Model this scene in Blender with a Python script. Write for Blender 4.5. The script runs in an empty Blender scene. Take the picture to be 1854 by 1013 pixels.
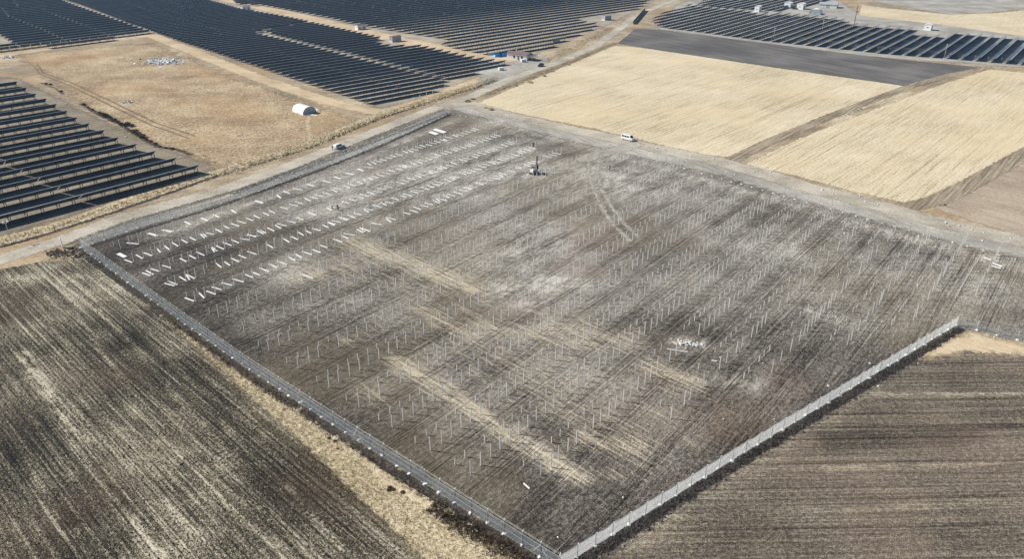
import bpy, bmesh, math, random
import numpy as np
from mathutils import Vector, Matrix
random.seed(7); RNG = np.random.default_rng(7)
SC = bpy.context.scene
COL = SC.collection
R = math.radians
# ------------------------------------------------------------------ camera, sky, sun, exposure
F_PX, CAM_H = 1400.0, 75.0
PITCH = math.atan(686.5 / F_PX)
cam = bpy.data.cameras.new('camera'); cam_o = bpy.data.objects.new('camera', cam); COL.objects.link(cam_o)
cam.sensor_width = 36; cam.lens = 36 * F_PX / 1854; cam.clip_start = 0.5; cam.clip_end = 6000
cam_o.location = (0, 0, CAM_H); cam_o.rotation_euler = (math.pi / 2 - PITCH, 0, 0)
SC.camera = cam_o
SUN_EL = R(38); SUN_AZ = (-0.981, 0.193)                 # towards the sun, on the ground
world = bpy.data.worlds.new('World'); SC.world = world; world.use_nodes = True
wn = world.node_tree; sky = wn.nodes.new('ShaderNodeTexSky'); sky.sky_type = 'NISHITA'; sky.sun_disc = False
sky.sun_elevation = SUN_EL; sky.sun_rotation = math.atan2(SUN_AZ[0], SUN_AZ[1]); sky.altitude = 1200
sky.air_density = 1.0; sky.dust_density = 1.2
bg = wn.nodes['Background']; bg.inputs['Strength'].default_value = 0.065
wn.links.new(sky.outputs[0], bg.inputs[0])
sun = bpy.data.lights.new('sun', 'SUN'); sun.energy = 4.8; sun.angle = R(0.53); sun.color = (1.0, 0.955, 0.87)
sun_o = bpy.data.objects.new('sun', sun); COL.objects.link(sun_o)
sd = Vector((SUN_AZ[0] * math.cos(SUN_EL), SUN_AZ[1] * math.cos(SUN_EL), math.sin(SUN_EL)))
sun_o.rotation_euler = sd.to_track_quat('Z', 'Y').to_euler(); sun_o.location = (-200, 40, 200)
vs = SC.view_settings; vs.view_transform = 'Standard'; vs.look = 'None'; vs.exposure = 0.42; vs.gamma = 1.0
SC.cycles.max_bounces = 4; SC.cycles.transparent_max_bounces = 12
SC.cycles.volume_bounces = 0; SC.cycles.sample_clamp_indirect = 4

# ------------------------------------------------------------------ survey: photo point -> ground point
def at(x, y, z=0.0):
    a = (x - 927) / F_PX; b = (y - 506.5) / F_PX
    fw = math.cos(PITCH) - b * math.sin(PITCH); dn = math.sin(PITCH) + b * math.cos(PITCH)
    t = (CAM_H - z) / dn
    return Vector((a * t, fw * t, z))
U = Vector((1223 / F_PX, 1 / math.cos(PITCH), 0)).normalized()   # along the post and panel rows (west)
N = Vector((U.y, -U.x, 0))                                        # across them (north, towards the camera side)
UA = math.atan2(U.y, U.x)
def un(u, n, z=0.0): return U * u + N * n + Vector((0, 0, z))

# ------------------------------------------------------------------ object helpers
def tag(o, label=None, cat=None, group=None, kind=None):
    for k, v in (('label', label), ('category', cat), ('group', group), ('kind', kind)):
        if v: o[k] = v
    return o
def empty(name, loc, rz=0.0, label=None, cat=None, group=None):
    o = bpy.data.objects.new(name, None); COL.objects.link(o); o.empty_display_size = .5
    o.location = loc; o.rotation_euler = (0, 0, rz)
    return tag(o, label, cat, group)
def put(name, mesh, parent=None, loc=(0, 0, 0), rot=(0, 0, 0), scale=None):
    o = bpy.data.objects.new(name, mesh); COL.objects.link(o)
    o.location = loc; o.rotation_euler = rot
    if scale: o.scale = scale
    if parent: o.parent = parent
    return o
class MB:
    def __init__(s): s.v = []; s.f = []; s.smooth = False
    def add(s, vs_, fs_):
        k = len(s.v); s.v += [tuple(v) for v in vs_]; s.f += [tuple(i + k for i in f) for f in fs_]
    def hexa(s, p):      # 8 points: bottom ring 0-3, top ring 4-7
        s.add(p, [(3, 2, 1, 0), (4, 5, 6, 7), (0, 1, 5, 4), (1, 2, 6, 5), (2, 3, 7, 6), (3, 0, 4, 7)])
    def box(s, x0, x1, y0, y1, z0, z1):
        s.hexa([(x0, y0, z0), (x1, y0, z0), (x1, y1, z0), (x0, y1, z0), (x0, y0, z1), (x1, y0, z1), (x1, y1, z1), (x0, y1, z1)])
    def bar(s, a, b, w, h=None):
        a = Vector(a); b = Vector(b); d = (b - a).normalized(); h = h or w
        up = Vector((0, 0, 1)) if abs(d.z) < .95 else Vector((0, 1, 0))
        x = d.cross(up).normalized() * w / 2; y = x.cross(d).normalized() * h / 2
        s.hexa([a - x - y, a + x - y, a + x + y, a - x + y, b - x - y, b + x - y, b + x + y, b - x + y])
    def tube(s, pts, r, n=8, cap=True):
        rings = []
        P = [Vector(p) for p in pts]
        rr = r if isinstance(r, (list, tuple)) else [r] * len(P)
        for i, p in enumerate(P):
            d = (P[min(i + 1, len(P) - 1)] - P[max(i - 1, 0)]).normalized()
            up = Vector((0, 0, 1)) if abs(d.z) < .95 else Vector((0, 1, 0))
            x = d.cross(up).normalized(); y = x.cross(d)
            rings.append([p + (x * math.cos(2 * math.pi * j / n) + y * math.sin(2 * math.pi * j / n)) * rr[i] for j in range(n)])
        vs_ = [v for q in rings for v in q]; fs_ = []
        for i in range(len(P) - 1):
            for j in range(n):
                k = (j + 1) % n; fs_.append((i * n + j, i * n + k, (i + 1) * n + k, (i + 1) * n + j))
        if cap: fs_ += [tuple(range(n))[::-1], tuple((len(P) - 1) * n + j for j in range(n))]
        s.add(vs_, fs_)
    def poly_prism(s, pts, y0, y1):      # outline in x,z extruded along y
        n = len(pts)
        s.add([(p[0], y0, p[1]) for p in pts] + [(p[0], y1, p[1]) for p in pts],
              [tuple(range(n)), tuple(range(2 * n - 1, n - 1, -1))] + [(i, i + n, (i + 1) % n + n, (i + 1) % n) for i in range(n)])
    def mesh(s, name, mat, smooth=False, fix=True):
        m = bpy.data.meshes.new(name); m.from_pydata(s.v, [], s.f)
        if fix:
            b = bmesh.new(); b.from_mesh(m); bmesh.ops.recalc_face_normals(b, faces=b.faces); b.to_mesh(m); b.free()
        if smooth:
            for p in m.polygons: p.use_smooth = True
        m.materials.append(mat); m.update(); return m
    def obj(s, name, mat, parent=None, loc=(0, 0, 0), rot=(0, 0, 0), smooth=False, fix=True):
        return put(name, s.mesh(name, mat, smooth, fix), parent, loc, rot)

# ------------------------------------------------------------------ node helpers and materials
def srgb(r, g, b, k=1.0):
    f = lambda c: (c / 255 / 12.92 if c / 255 <= .04045 else ((c / 255 + .055) / 1.055) ** 2.4) * k
    return (f(r), f(g), f(b), 1)
class NT:
    def __init__(s, name):
        s.m = bpy.data.materials.new(name); s.m.use_nodes = True; s.t = s.m.node_tree; s.b = s.t.nodes['Principled BSDF']; s.o = s.t.nodes['Material Output']
    def n(s, typ, **kw):
        q = s.t.nodes.new('ShaderNode' + typ)
        for k, v in kw.items(): setattr(q, k, v)
        return q
    def l(s, a, b): s.t.links.new(a, b)
    def math(s, op, a, b=None, c=None, clamp=False):
        q = s.n('Math', operation=op, use_clamp=clamp)
        for i, v in enumerate((a, b, c)):
            if v is None: continue
            if isinstance(v, (int, float)): q.inputs[i].default_value = v
            else: s.l(v, q.inputs[i])
        return q.outputs[0]
    def noise(s, vec, scale, detail=2, rough=.6, dim='2D'):
        q = s.n('TexNoise', noise_dimensions=dim); q.inputs['Scale'].default_value = scale
        q.inputs['Detail'].default_value = detail; q.inputs['Roughness'].default_value = rough
        s.l(vec, q.inputs['Vector']); return q.outputs['Fac']
    def mul(s, vec, v):
        q = s.n('VectorMath', operation='MULTIPLY'); s.l(vec, q.inputs[0]); q.inputs[1].default_value = v; return q.outputs[0]
    def rot(s, vec, a):
        q = s.n('VectorRotate', rotation_type='Z_AXIS'); s.l(vec, q.inputs['Vector']); q.inputs['Angle'].default_value = a; return q.outputs[0]
    def ramp(s, fac, stops):
        q = s.n('ValToRGB'); e = q.color_ramp.elements
        while len(e) < len(stops): e.new(.5)
        for el, (p, c) in zip(e, stops): el.position = p; el.color = c
        s.l(fac, q.inputs[0]); return q.outputs[0]
    def mix(s, fac, a, b):
        q = s.n('MixRGB')
        for i, v in enumerate((fac, a, b)):
            if isinstance(v, (int, float)): q.inputs[i].default_value = v
            elif isinstance(v, tuple): q.inputs[i].default_value = v
            else: s.l(v, q.inputs[i])
        return q.outputs[0]
    def smooth(s, v, a, b):
        q = s.n('MapRange', interpolation_type='SMOOTHSTEP'); s.l(v, q.inputs[0]); q.inputs[1].default_value = a; q.inputs[2].default_value = b
        return q.outputs[0]

def plain(name, col, rough=.6, metal=0.0, var=.12, scale=1.5, spec=.5):
    """painted, plastic, metal or cloth surface with a little uneven wear"""
    t = NT(name); tc = t.n('TexCoord').outputs['Object']
    f = t.noise(tc, scale, 3, .65, '3D')
    dk = tuple(c * (1 - var * 1.6) for c in col[:3]) + (1,); lt = tuple(min(1, c * (1 + var)) for c in col[:3]) + (1,)
    t.l(t.ramp(f, [(.3, dk), (.7, lt)]), t.b.inputs['Base Color'])
    t.b.inputs['Roughness'].default_value = rough; t.b.inputs['Metallic'].default_value = metal
    t.b.inputs['Specular IOR Level'].default_value = spec
    return t.m

def soil(name, stops, ang, sl, sw, wts, ps=.03, ss=2.0, bump=.4, edge=None, tint=None, mask=None, tracks=None, rough=.95, lines=None):
    """ground cover: patches + streaks along a direction + clods, colours from a ramp, ragged border from the 'edge' distance"""
    t = NT(name); co = t.n('TexCoord').outputs['Object']
    r = t.rot(co, -ang)
    streak = t.noise(t.mul(r, (1 / sl, 1 / sw, 1)), 1.0, 4, .65)
    patch = t.noise(co, ps, 3, .6)
    speck = t.noise(t.mul(r, (.75, 1, 1)), ss, 3, .75)
    fine = t.noise(co, ss * 3.1, 2, .7)
    v = t.math('MULTIPLY_ADD', t.math('SUBTRACT', patch, .5), wts[0] * 2, .5)
    v = t.math('MULTIPLY_ADD', t.math('SUBTRACT', streak, .5), wts[1] * 2, v)
    v = t.math('MULTIPLY_ADD', t.math('SUBTRACT', speck, .5), wts[2] * 2, v)
    v = t.math('MULTIPLY_ADD', t.math('SUBTRACT', fine, .5), wts[3] * 2, v)
    bh = t.math('MULTIPLY_ADD', streak, .6, t.math('ADD', speck, t.math('MULTIPLY', fine, .5)))
    if lines:                                                      # single dark wheel lines
        ln = t.noise(t.mul(t.rot(co, -lines[0]), (1 / lines[1], 1 / lines[2], 1)), .45, 2, .5)
        v = t.math('MULTIPLY_ADD', t.smooth(ln, .60, .70), -lines[3], v)
    if tracks:                                                     # second family of streaks (wheel ruts)
        rr = t.rot(co, -tracks[0])
        st2 = t.noise(t.mul(rr, (1 / tracks[1], 1 / tracks[2], 1)), 1.0, 4, .7)
        rt = t.n('Attribute', attribute_name='rut').outputs['Fac']; sr = t.math('MULTIPLY', t.math('SUBTRACT', st2, .54), rt)
        v = t.math('MULTIPLY_ADD', sr, tracks[3] * 2, v)
        bh = t.math('MULTIPLY_ADD', sr, 3.0, bh)
    if mask:
        mk = t.n('Attribute', attribute_name='mask'); sp = t.n('SeparateColor'); t.l(mk.outputs['Color'], sp.inputs[0])
        nm = t.smooth(t.noise(t.mul(r, (.35, 1, 1)), .55, 5, .75), .40, .62)
        v = t.math('MULTIPLY_ADD', t.math('MULTIPLY', sp.outputs[0], t.math('MULTIPLY_ADD', nm, 1.1, .35)), mask['pale'], v)
        v = t.math('MULTIPLY_ADD', mk.outputs['Alpha'], -mask['dark'], v)
    col = t.ramp(v, stops)
    if tint:
        k = t.smooth(t.noise(co, tint[1], 2, .5), tint[2], tint[2] + .2)
        col = t.mix(t.math('MULTIPLY', k, tint[3]), col, t.mix(.5, tint[0], col))
    if mask:
        k = t.math('MULTIPLY', sp.outputs[2], t.smooth(speck, .35, .65)); col = t.mix(k, col, mask['redcol'])
        sv = t.noise(t.mul(t.rot(co, R(45)), (1 / 9, 1 / .6, 1)), 1.0, 5, .75)
        nz = t.math('ADD', t.math('MULTIPLY', sv, 2.2), t.math('MULTIPLY', t.math('ADD', fine, t.noise(co, 2.4, 3, .7)), .75))
        k = t.smooth(t.math('ADD', t.math('MULTIPLY', sp.outputs[1], .75), nz), 2.1, 2.95); col = t.mix(t.math('MULTIPLY', k, .9), col, mask['strawcol'])
    t.l(col, t.b.inputs['Base Color']); t.b.inputs['Roughness'].default_value = rough; t.b.inputs['Specular IOR Level'].default_value = .12
    bp = t.n('Bump'); bp.inputs['Strength'].default_value = bump; bp.inputs['Distance'].default_value = .22
    t.l(bh, bp.inputs['Height']); t.l(bp.outputs[0], t.b.inputs['Normal'])
    if edge:
        ea = t.n('Attribute', attribute_name='edge').outputs['Fac']
        nz = t.math('ADD', t.noise(co, edge[1], 4, .7), t.math('MULTIPLY', speck, .35))
        a = t.math('ADD', t.math('DIVIDE', ea, edge[0]), t.math('MULTIPLY', t.math('SUBTRACT', nz, .67), edge[2]))
        a = t.math('MULTIPLY_ADD', a, edge[3] if len(edge) > 3 else 3.0, .5, clamp=True)
        mx = t.n('MixShader'); tr = t.n('BsdfTransparent')
        t.l(a, mx.inputs[0]); t.l(tr.outputs[0], mx.inputs[1]); t.l(t.b.outputs[0], mx.inputs[2]); t.l(mx.outputs[0], t.o.inputs[0])
    return t.m

# ------------------------------------------------------------------ ground sheets
def seg_dist(P, A, B):
    d = B - A; L = max((d ** 2).sum(), 1e-9)
    t = np.clip(((P - A) @ d) / L, 0, 1); q = A + t[:, None] * d
    return np.sqrt(((P - q) ** 2).sum(1))
def poly_sd(P, V):
    D = np.full(len(P), 1e9); ins = np.zeros(len(P), bool)
    for i in range(len(V)):
        A = V[i]; B = V[(i + 1) % len(V)]
        D = np.minimum(D, seg_dist(P, A, B))
        c = ((A[1] > P[:, 1]) != (B[1] > P[:, 1])); dy = B[1] - A[1] if abs(B[1] - A[1]) > 1e-9 else 1e-9
        ins ^= c & (P[:, 0] < (B[0] - A[0]) * (P[:, 1] - A[1]) / dy + A[0])
    return np.where(ins, D, -D)
def w2(px): return np.array([at(*p).xy[:] for p in px])
def line_d(P, V): 
    D = np.full(len(P), 1e9)
    for A, B in zip(V[:-1], V[1:]): D = np.minimum(D, seg_dist(P, A, B))
    return D
ROWS = [(-178.5, 75.6, 213, -1.8 / 57), (-168.6, 73.6, 210, 0), (-158.8, 72.4, 207, 0), (-149.6, 73, 203.5, 0), (-139.8, 71.5, 204.5, 0), (-130, 70.5, 202.4, 0), (-120.4, 69.9, 214, .0), (-111.2, 68.8, 212.6, 0), (-102, 68.4, 215.7, 0),
        (-93.0, 67.8, 204.5, 0), (-84.5, 67.1, 203.4, 0), (-76.2, 66.6, 203.4, 0), (-67.6, 66.2, 203.8, 0), (-59.5, 66, 204, 0), (-51.2, 72, 204, 0), (-42.8, 96, 206, 0), (-35.2, 112, 205, 0), (-27.5, 137, 202.5, 0), (-20.1, 150, 206, 0), (-12.5, 168, 206, 0)]
def sheet(name, mat, z, poly=None, line=None, half=2.0, cell=1.5, pad=2.0, strokes=None, kind='structure', world=False, rut=False):
    V = np.array(poly if poly is not None else line, float) if world else w2(poly if poly is not None else line)
    ext = pad + (half if line is not None else 0)
    x0, y0 = V.min(0) - ext; x1, y1 = V.max(0) + ext
    nx = max(2, int((x1 - x0) / cell) + 2); ny = max(2, int((y1 - y0) / cell) + 2)
    gx, gy = np.meshgrid(x0 + np.arange(nx) * cell, y0 + np.arange(ny) * cell)
    P = np.stack([gx.ravel(), gy.ravel()], 1)
    E = poly_sd(P, V) if poly is not None else half - line_d(P, V)
    keepv = E > -pad
    idx = np.arange(nx * ny).reshape(ny, nx)
    q = np.stack([idx[:-1, :-1].ravel(), idx[:-1, 1:].ravel(), idx[1:, 1:].ravel(), idx[1:, :-1].ravel()], 1)
    q = q[keepv[q].any(1)]
    used = np.unique(q); remap = -np.ones(nx * ny, int); remap[used] = np.arange(len(used)); q = remap[q]; P = P[used]; E = E[used]
    m = bpy.data.meshes.new(name)
    m.from_pydata(np.c_[P, np.full(len(P), z)].tolist(), [], q.tolist())
    a = m.attributes.new('edge', 'FLOAT', 'POINT'); a.data.foreach_set('value', E.astype(np.float32))
    if strokes:
        M = np.zeros((len(P), 4), np.float32)
        for ch, px, rad, s_ in strokes:
            D = line_d(P, w2(px)) if len(px) > 1 else np.sqrt(((P - w2(px)[0]) ** 2).sum(1))
            k = np.clip(1.15 - D / rad, 0, 1) * s_
            M[:, ch] = np.maximum(M[:, ch], k)
        c = m.color_attributes.new('mask', 'FLOAT_COLOR', 'POINT'); c.data.foreach_set('color', M.ravel())
    if rut:
        nn_ = P @ np.array([N.x, N.y]); W = np.zeros(len(P))
        for a_ in [q[0] for q in ROWS]: W = np.maximum(W, np.clip(1.25 - np.abs(nn_ - a_ - 3.0) / 2.6, .08, 1))
        a = m.attributes.new('rut', 'FLOAT', 'POINT'); a.data.foreach_set('value', W.astype(np.float32))
    m.materials.append(mat); m.update()
    o = put(name, m); o['kind'] = kind
    return o

m_dry = soil('dry_steppe', [(.2, srgb(116, 103, 86)), (.45, srgb(148, 133, 111)), (.62, srgb(170, 155, 130)), (.85, srgb(203, 190, 164))], R(40), 9, 1.4, (.45, .35, .4, .35), .035, 1.2, .25,
             tint=(srgb(168, 132, 88), .02, .5, .6))
gm = bpy.data.meshes.new('ground'); gm.from_pydata([(-1500, -300, 0), (1500, -300, 0), (1500, 2300, 0), (-1500, 2300, 0)], [], [(0, 1, 2, 3)]); gm.materials.append(m_dry)
g = put('ground', gm); g['kind'] = 'structure'

EDG = (1.2, .35, 2.0, 2.5)
m_road = soil('gravel_road', [(.2, srgb(134, 126, 112)), (.5, srgb(173, 165, 150)), (.8, srgb(198, 191, 177))], 0, 6, 3, (.4, .2, .45, .4), .06, 1.8, .15, edge=(1.3, .5, 2.4, 1.6))
m_sand = soil('sandy_track', [(.2, srgb(158, 138, 110)), (.5, srgb(188, 168, 138)), (.8, srgb(208, 192, 164))], R(-40), 10, 1.5, (.4, .3, .25, .2), .05, 1.5, .15, edge=(2.2, .3, 2.6, 1.2))
m_grey = soil('grey_grit', [(.2, srgb(128, 124, 116)), (.5, srgb(156, 152, 143)), (.8, srgb(188, 184, 174))], R(-60), 8, 1.2, (.4, .35, .3, .25), .05, 1.5, .2, edge=(2.5, .3, 3.0, 1.2))
m_straw = soil('straw_field', [(.04, srgb(132, 117, 94)), (.32, srgb(182, 167, 138)), (.52, srgb(203, 189, 160)), (.88, srgb(222, 210, 186))], R(49), 18, .7, (.26, .42, .5, .5), .03, 1.3, .2, edge=(1.5, .3, 2.4, 2.0),
               lines=(R(49), 90, .5, .15), tint=(srgb(204, 186, 148), .025, .46, .7))
m_plough = soil('ploughed_soil', [(.2, srgb(78, 75, 73)), (.5, srgb(101, 98, 95)), (.8, srgb(128, 124, 119))], R(-58), 45, 1.5, (.35, .5, .25, .2), .03, 1.2, .3, edge=(1.0, .35, 1.5, 3.0))
m_brown = soil('bare_brown_soil', [(.2, srgb(132, 116, 100)), (.5, srgb(160, 144, 126)), (.8, srgb(186, 172, 154))], R(-50), 14, 1.2, (.4, .3, .4, .3), .04, 1.4, .25, edge=(2.0, .3, 2.4, 2.0))
m_brown2 = soil('dull_verge_soil', [(.2, srgb(70, 66, 60)), (.5, srgb(104, 99, 91)), (.8, srgb(146, 140, 128))], R(30), 4, .8, (.3, .3, .6, .5), .08, 1.6, .5, edge=(1.0, .45, 2.6, 2.0))
m_track = soil('brown_farm_track', [(.2, srgb(104, 93, 78)), (.5, srgb(142, 129, 110)), (.8, srgb(174, 161, 140))], R(50), 20, .7, (.3, .7, .35, .2), .06, 1.4, .3, edge=(1.0, .4, 2.2, 2.0))
m_dust = soil('pale_dust', [(.2, srgb(138, 132, 122)), (.5, srgb(164, 158, 147)), (.8, srgb(188, 183, 171))], R(-60), 6, .8, (.3, .3, .6, .5), .08, 1.8, .3, edge=(.9, .45, 3.6, 1.0))
m_site = soil('churned_site_soil', [(.0, srgb(44, 40, 36)), (.26, srgb(86, 80, 73)), (.48, srgb(122, 116, 107)), (.72, srgb(154, 148, 138)), (1.0, srgb(198, 192, 181))], UA, 5, .5, (.38, .16, .52, .5), .05, 1.5, .9,
              edge=(1.5, .4, 2.0, 2.0), tracks=(UA, 34, .55, .5),
              mask=dict(pale=.35, dark=.40, redcol=srgb(122, 98, 82), strawcol=srgb(206, 193, 168)), tint=(srgb(120, 108, 86), .03, .46, .6))
m_fgl = soil('stubble_soil', [(.04, srgb(22, 20, 18)), (.32, srgb(54, 49, 42)), (.53, srgb(94, 87, 74)), (.72, srgb(146, 137, 116)), (1.0, srgb(212, 204, 182))], R(-44), 26, .42, (.44, .62, .55, .95), .05, 2.2, .9, lines=(R(-44), 60, .5, -.22),
             edge=(1.2, .5, 1.6, 2.5), mask=dict(pale=.42, dark=.3, redcol=srgb(80, 66, 56), strawcol=srgb(198, 184, 148)), tint=(srgb(92, 74, 58), .04, .5, .5))
m_fgr = soil('stubble_loam', [(.0, srgb(44, 39, 34)), (.28, srgb(76, 69, 61)), (.50, srgb(107, 98, 87)), (.72, srgb(141, 131, 115)), (.97, srgb(192, 181, 157))], R(1.5), 34, .4, (.28, .42, .52, .70), .05, 2.0, .8,
             edge=(1.2, .5, 1.6, 2.5), lines=(R(1.5), 60, .45, .25), tint=(srgb(108, 86, 76), .05, .48, .5), mask=dict(pale=.34, dark=.34, redcol=srgb(104, 82, 70), strawcol=srgb(186, 172, 142)))
m_yel = soil('dry_grass_strip', [(.12, srgb(124, 111, 90)), (.38, srgb(176, 161, 131)), (.6, srgb(199, 185, 154)), (.9, srgb(222, 211, 184))], R(-45), 5, .8, (.3, .25, .6, .5), .07, 1.6, .5, edge=(1.2, .45, 2.4, 2.5))
m_dark = soil('dug_dark_soil', [(.15, srgb(40, 35, 33)), (.5, srgb(68, 62, 58)), (.85, srgb(108, 101, 93))], R(-45), 4, .7, (.3, .3, .6, .5), .1, 1.8, .8, edge=(1.0, .5, 2.6, 2.2))
m_mud = soil('rut_mud', [(.2, srgb(100, 86, 68)), (.5, srgb(126, 109, 87)), (.8, srgb(152, 134, 108))], 0, 2, 2, (.3, .2, .4, .3), .2, 2, .3, edge=(.35, .6, 1.6, 1.5))
m_rust = soil('rusty_dry_grass', [(.15, srgb(112, 94, 74)), (.42, srgb(152, 131, 103)), (.6, srgb(172, 151, 120)), (.88, srgb(210, 194, 164))], R(40), 6, 1.0, (.4, .34, .75, .7), .05, 1.2, .4, edge=(6, .12, 3.0, 1.0), tint=(srgb(172, 136, 94), .018, .46, .55))
m_bare = soil('bare_panel_ground', [(.2, srgb(128, 120, 106)), (.5, srgb(156, 147, 131)), (.8, srgb(186, 177, 160))], UA, 12, 1.5, (.35, .3, .3, .3), .05, 1.2, .2, edge=(3, .25, 2.4, 1.2))  # pale bare soil of the panel fields

m_shaded = soil('shaded_panel_ground', [(.2, srgb(96, 88, 74)), (.5, srgb(128, 118, 102)), (.8, srgb(158, 148, 130))], UA, 12, 1.2, (.35, .3, .4, .35), .05, 1.4, .3, edge=(3, .25, 2.4, 1.2))  # soil colour darkened to deepen the shade under the left panel rows
# fields and tracks beyond the site
sheet('panel_field_ground', m_bare, .010, poly=[(-80, 120), (-80, 60), (30, 86), (280, 60), (420, 104), (690, 196), (900, 140), (975, 95), (1100, 45), (1180, 4), (1200, -12), (-80, -12)], cell=5)
sheet('panel_field_ground', m_shaded, .011, poly=[(-120, 130), (30, 142), (120, 186), (200, 226), (290, 268), (396, 304), (250, 350), (-120, 470)], cell=3)
sheet('panel_field_ground', m_grey, .012, poly=[(1190, 52), (1300, 66), (1500, 96), (1854, 122), (2050, 140), (2050, 70), (1740, 42), (1560, 26), (1500, -8), (1280, -8), (1225, 8)], cell=4)
sheet('rough_grass', m_rust, .014, poly=[(30, 100), (270, 78), (420, 140), (640, 215), (560, 270), (420, 310), (360, 285), (280, 262), (180, 205), (80, 130)], cell=3, pad=8)
sheet('sandy_track', m_sand, .020, line=[(-40, 108), (60, 92), (275, 64), (345, 92), (470, 142), (600, 186), (690, 204), (760, 186), (850, 152), (915, 126)], half=4.5, cell=2.0)
sheet('sandy_track', m_sand, .022, line=[(400, -4), (480, 14), (600, 44), (720, 72), (830, 94), (925, 112)], half=8, cell=2.5)
sheet('straw_field', m_straw, .024, poly=[(862, 188), (960, 146), (1112, 83), (1160, 86), (1400, 122), (1655, 158), (1560, 198), (1430, 244), (1338, 285), (1270, 280), (1080, 234), (960, 210)], cell=2.0)
sheet('straw_field', m_straw, .024, poly=[(1348, 300), (1440, 254), (1520, 222), (1690, 158), (1790, 126), (1990, 142), (1990, 240), (1850, 278), (1740, 336), (1690, 364), (1640, 368), (1540, 346), (1440, 318)], cell=2.0)
sheet('ploughed_field', m_plough, .026, poly=[(1118, 79), (1150, 52), (1200, 54), (1400, 80), (1560, 100), (1776, 122), (1700, 146), (1655, 158), (1400, 122), (1200, 92)], cell=2.5)
sheet('brown_field', m_brown, .024, poly=[(1690, 376), (1780, 330), (1990, 236), (1990, 470), (1854, 428), (1760, 402)], cell=2.0)
sheet('far_straw_field', m_straw, .016, poly=[(1560, 8), (1600, 14), (1720, 26), (1800, 24), (1990, 4), (1990, 90), (1854, 66), (1700, 44), (1555, 28)], cell=5)
sheet('far_grey_field', m_grey, .018, poly=[(1590, -12), (1580, 2), (1640, 12), (1715, 26), (1800, 22), (1990, -4), (1990, -12)], cell=5)
sheet('farm_track', m_track, .030, line=[(1325, 290), (1400, 254), (1500, 212), (1600, 174), (1660, 152), (1720, 136), (1790, 122)], half=2.4, cell=1.5)
sheet('farm_track', m_track, .030, line=[(1650, 374), (1700, 362), (1760, 332), (1860, 276), (1960, 226)], half=3.0, cell=1.5)
sheet('verge', m_yel, .028, line=[(-60, 452), (100, 412), (260, 356), (420, 306), (560, 262), (690, 208), (820, 170), (900, 140)], half=3.0, cell=1.6)
sheet('yard', m_grey, .034, poly=[(862, 112), (930, 112), (985, 100), (1000, 118), (960, 136), (880, 168), (870, 150)], cell=1.8)
ROAD_A = [(-60, 490), (0, 471), (60, 452), (118, 433), (210, 398), (300, 372), (400, 345), (520, 302), (640, 254), (720, 222), (800, 191), (850, 176), (930, 140), (1010, 113), (1078, 84), (1116, 56), (1141, 36), (1170, 20), (1215, 2), (1260, -10)]
sheet('gravel_road', m_road, .040, line=ROAD_A, half=3.1, cell=1.2)
sheet('dug_soil', m_brown2, .038, line=[(120, 440), (300, 384), (400, 352), (520, 310), (640, 264), (720, 232), (806, 200)], half=1.6, cell=.9)
ROAD_B = [(812, 190), (850, 188), (900, 204), (1012, 230), (1100, 248), (1192, 270), (1294, 291), (1411, 323), (1468, 342), (1544, 361), (1612, 378), (1710, 406), (1854, 438), (1990, 470)]
sheet('gravel_road', m_road, .042, line=ROAD_B, half=4.2, cell=1.2)

sheet('grey_grit', m_grey, .039, line=[(840, 196), (900, 212), (1012, 242), (1100, 262), (1192, 284), (1294, 306), (1411, 340), (1544, 378), (1710, 424), (1854, 458), (1990, 492)], half=4.5, cell=1.2)
# the building site
S = []
def st(ch, rad, s_, *px): S.append((ch, list(px), rad, s_))
st(0, 7, .9, (880, 528), (1030, 514)); st(0, 3.2, 1.3, (1236, 622), (1262, 626)); st(0, 6, 1.3, (890, 527), (960, 508), (1030, 512)); st(0, 6, 1.0, (915, 548), (960, 552)); st(0, 11, .55, (930, 520), (960, 505)); st(0, 4, .8, (1470, 565), (1525, 582)); st(0, 4, .7, (1260, 680), (1330, 694), (1410, 702))
st(0, 3, 1, (940, 785), (1012, 842), (1040, 862)); st(0, .9, .95, (1068, 285), (1066, 312), (1078, 345), (1094, 388)); st(0, .9, .95, (1084, 285), (1080, 314), (1092, 348), (1112, 384))
st(0, 8, .6, (1150, 264), (1095, 285), (1060, 300)); st(0, 36, .8, (700, 335), (900, 300), (1100, 330)); st(0, 30, .7, (1000, 420), (940, 470)); st(1, 24, .42, (620, 470), (900, 600), (1130, 740)); st(0, 36, .4, (1300, 400), (1500, 490), (1700, 520))
st(0, 15, .4, (620, 380), (800, 320)); st(0, 4.5, .9, (900, 222), (1150, 292), (1400, 362), (1600, 420), (1854, 486)); st(0, 3, .55, (860, 213), (1000, 268), (1200, 330), (1420, 392))
st(0, 2.5, .8, (300, 425), (430, 378), (600, 318), (760, 244), (830, 216)); st(0, 2, .9, (1697, 525), (1745, 540)); st(0, 5, .6, (1660, 470), (1830, 500)); st(0, 18, .45, (860, 235), (720, 285), (600, 335))
st(0, 9, .35, (1120, 560), (1250, 560)); st(0, 6, .5, (500, 500), (560, 470)); st(0, 5, .5, (560, 560), (640, 545))
st(1, 3.6, 1, (712, 652), (800, 705), (900, 775), (1045, 862)); st(1, 7, 1, (640, 440), (720, 470), (850, 520)); st(1, 6, .8, (860, 590), (960, 602), (1060, 625)); st(1, 7, .8, (1000, 592), (1130, 618))
st(1, 5, .9, (1060, 790), (1150, 812)); st(1, 5, .8, (760, 560), (860, 612)); st(1, 5, .9, (1180, 664), (1252, 694)); st(1, 12, .55, (900, 640), (1130, 800)); st(1, 8, .7, (540, 500), (700, 470))
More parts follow.
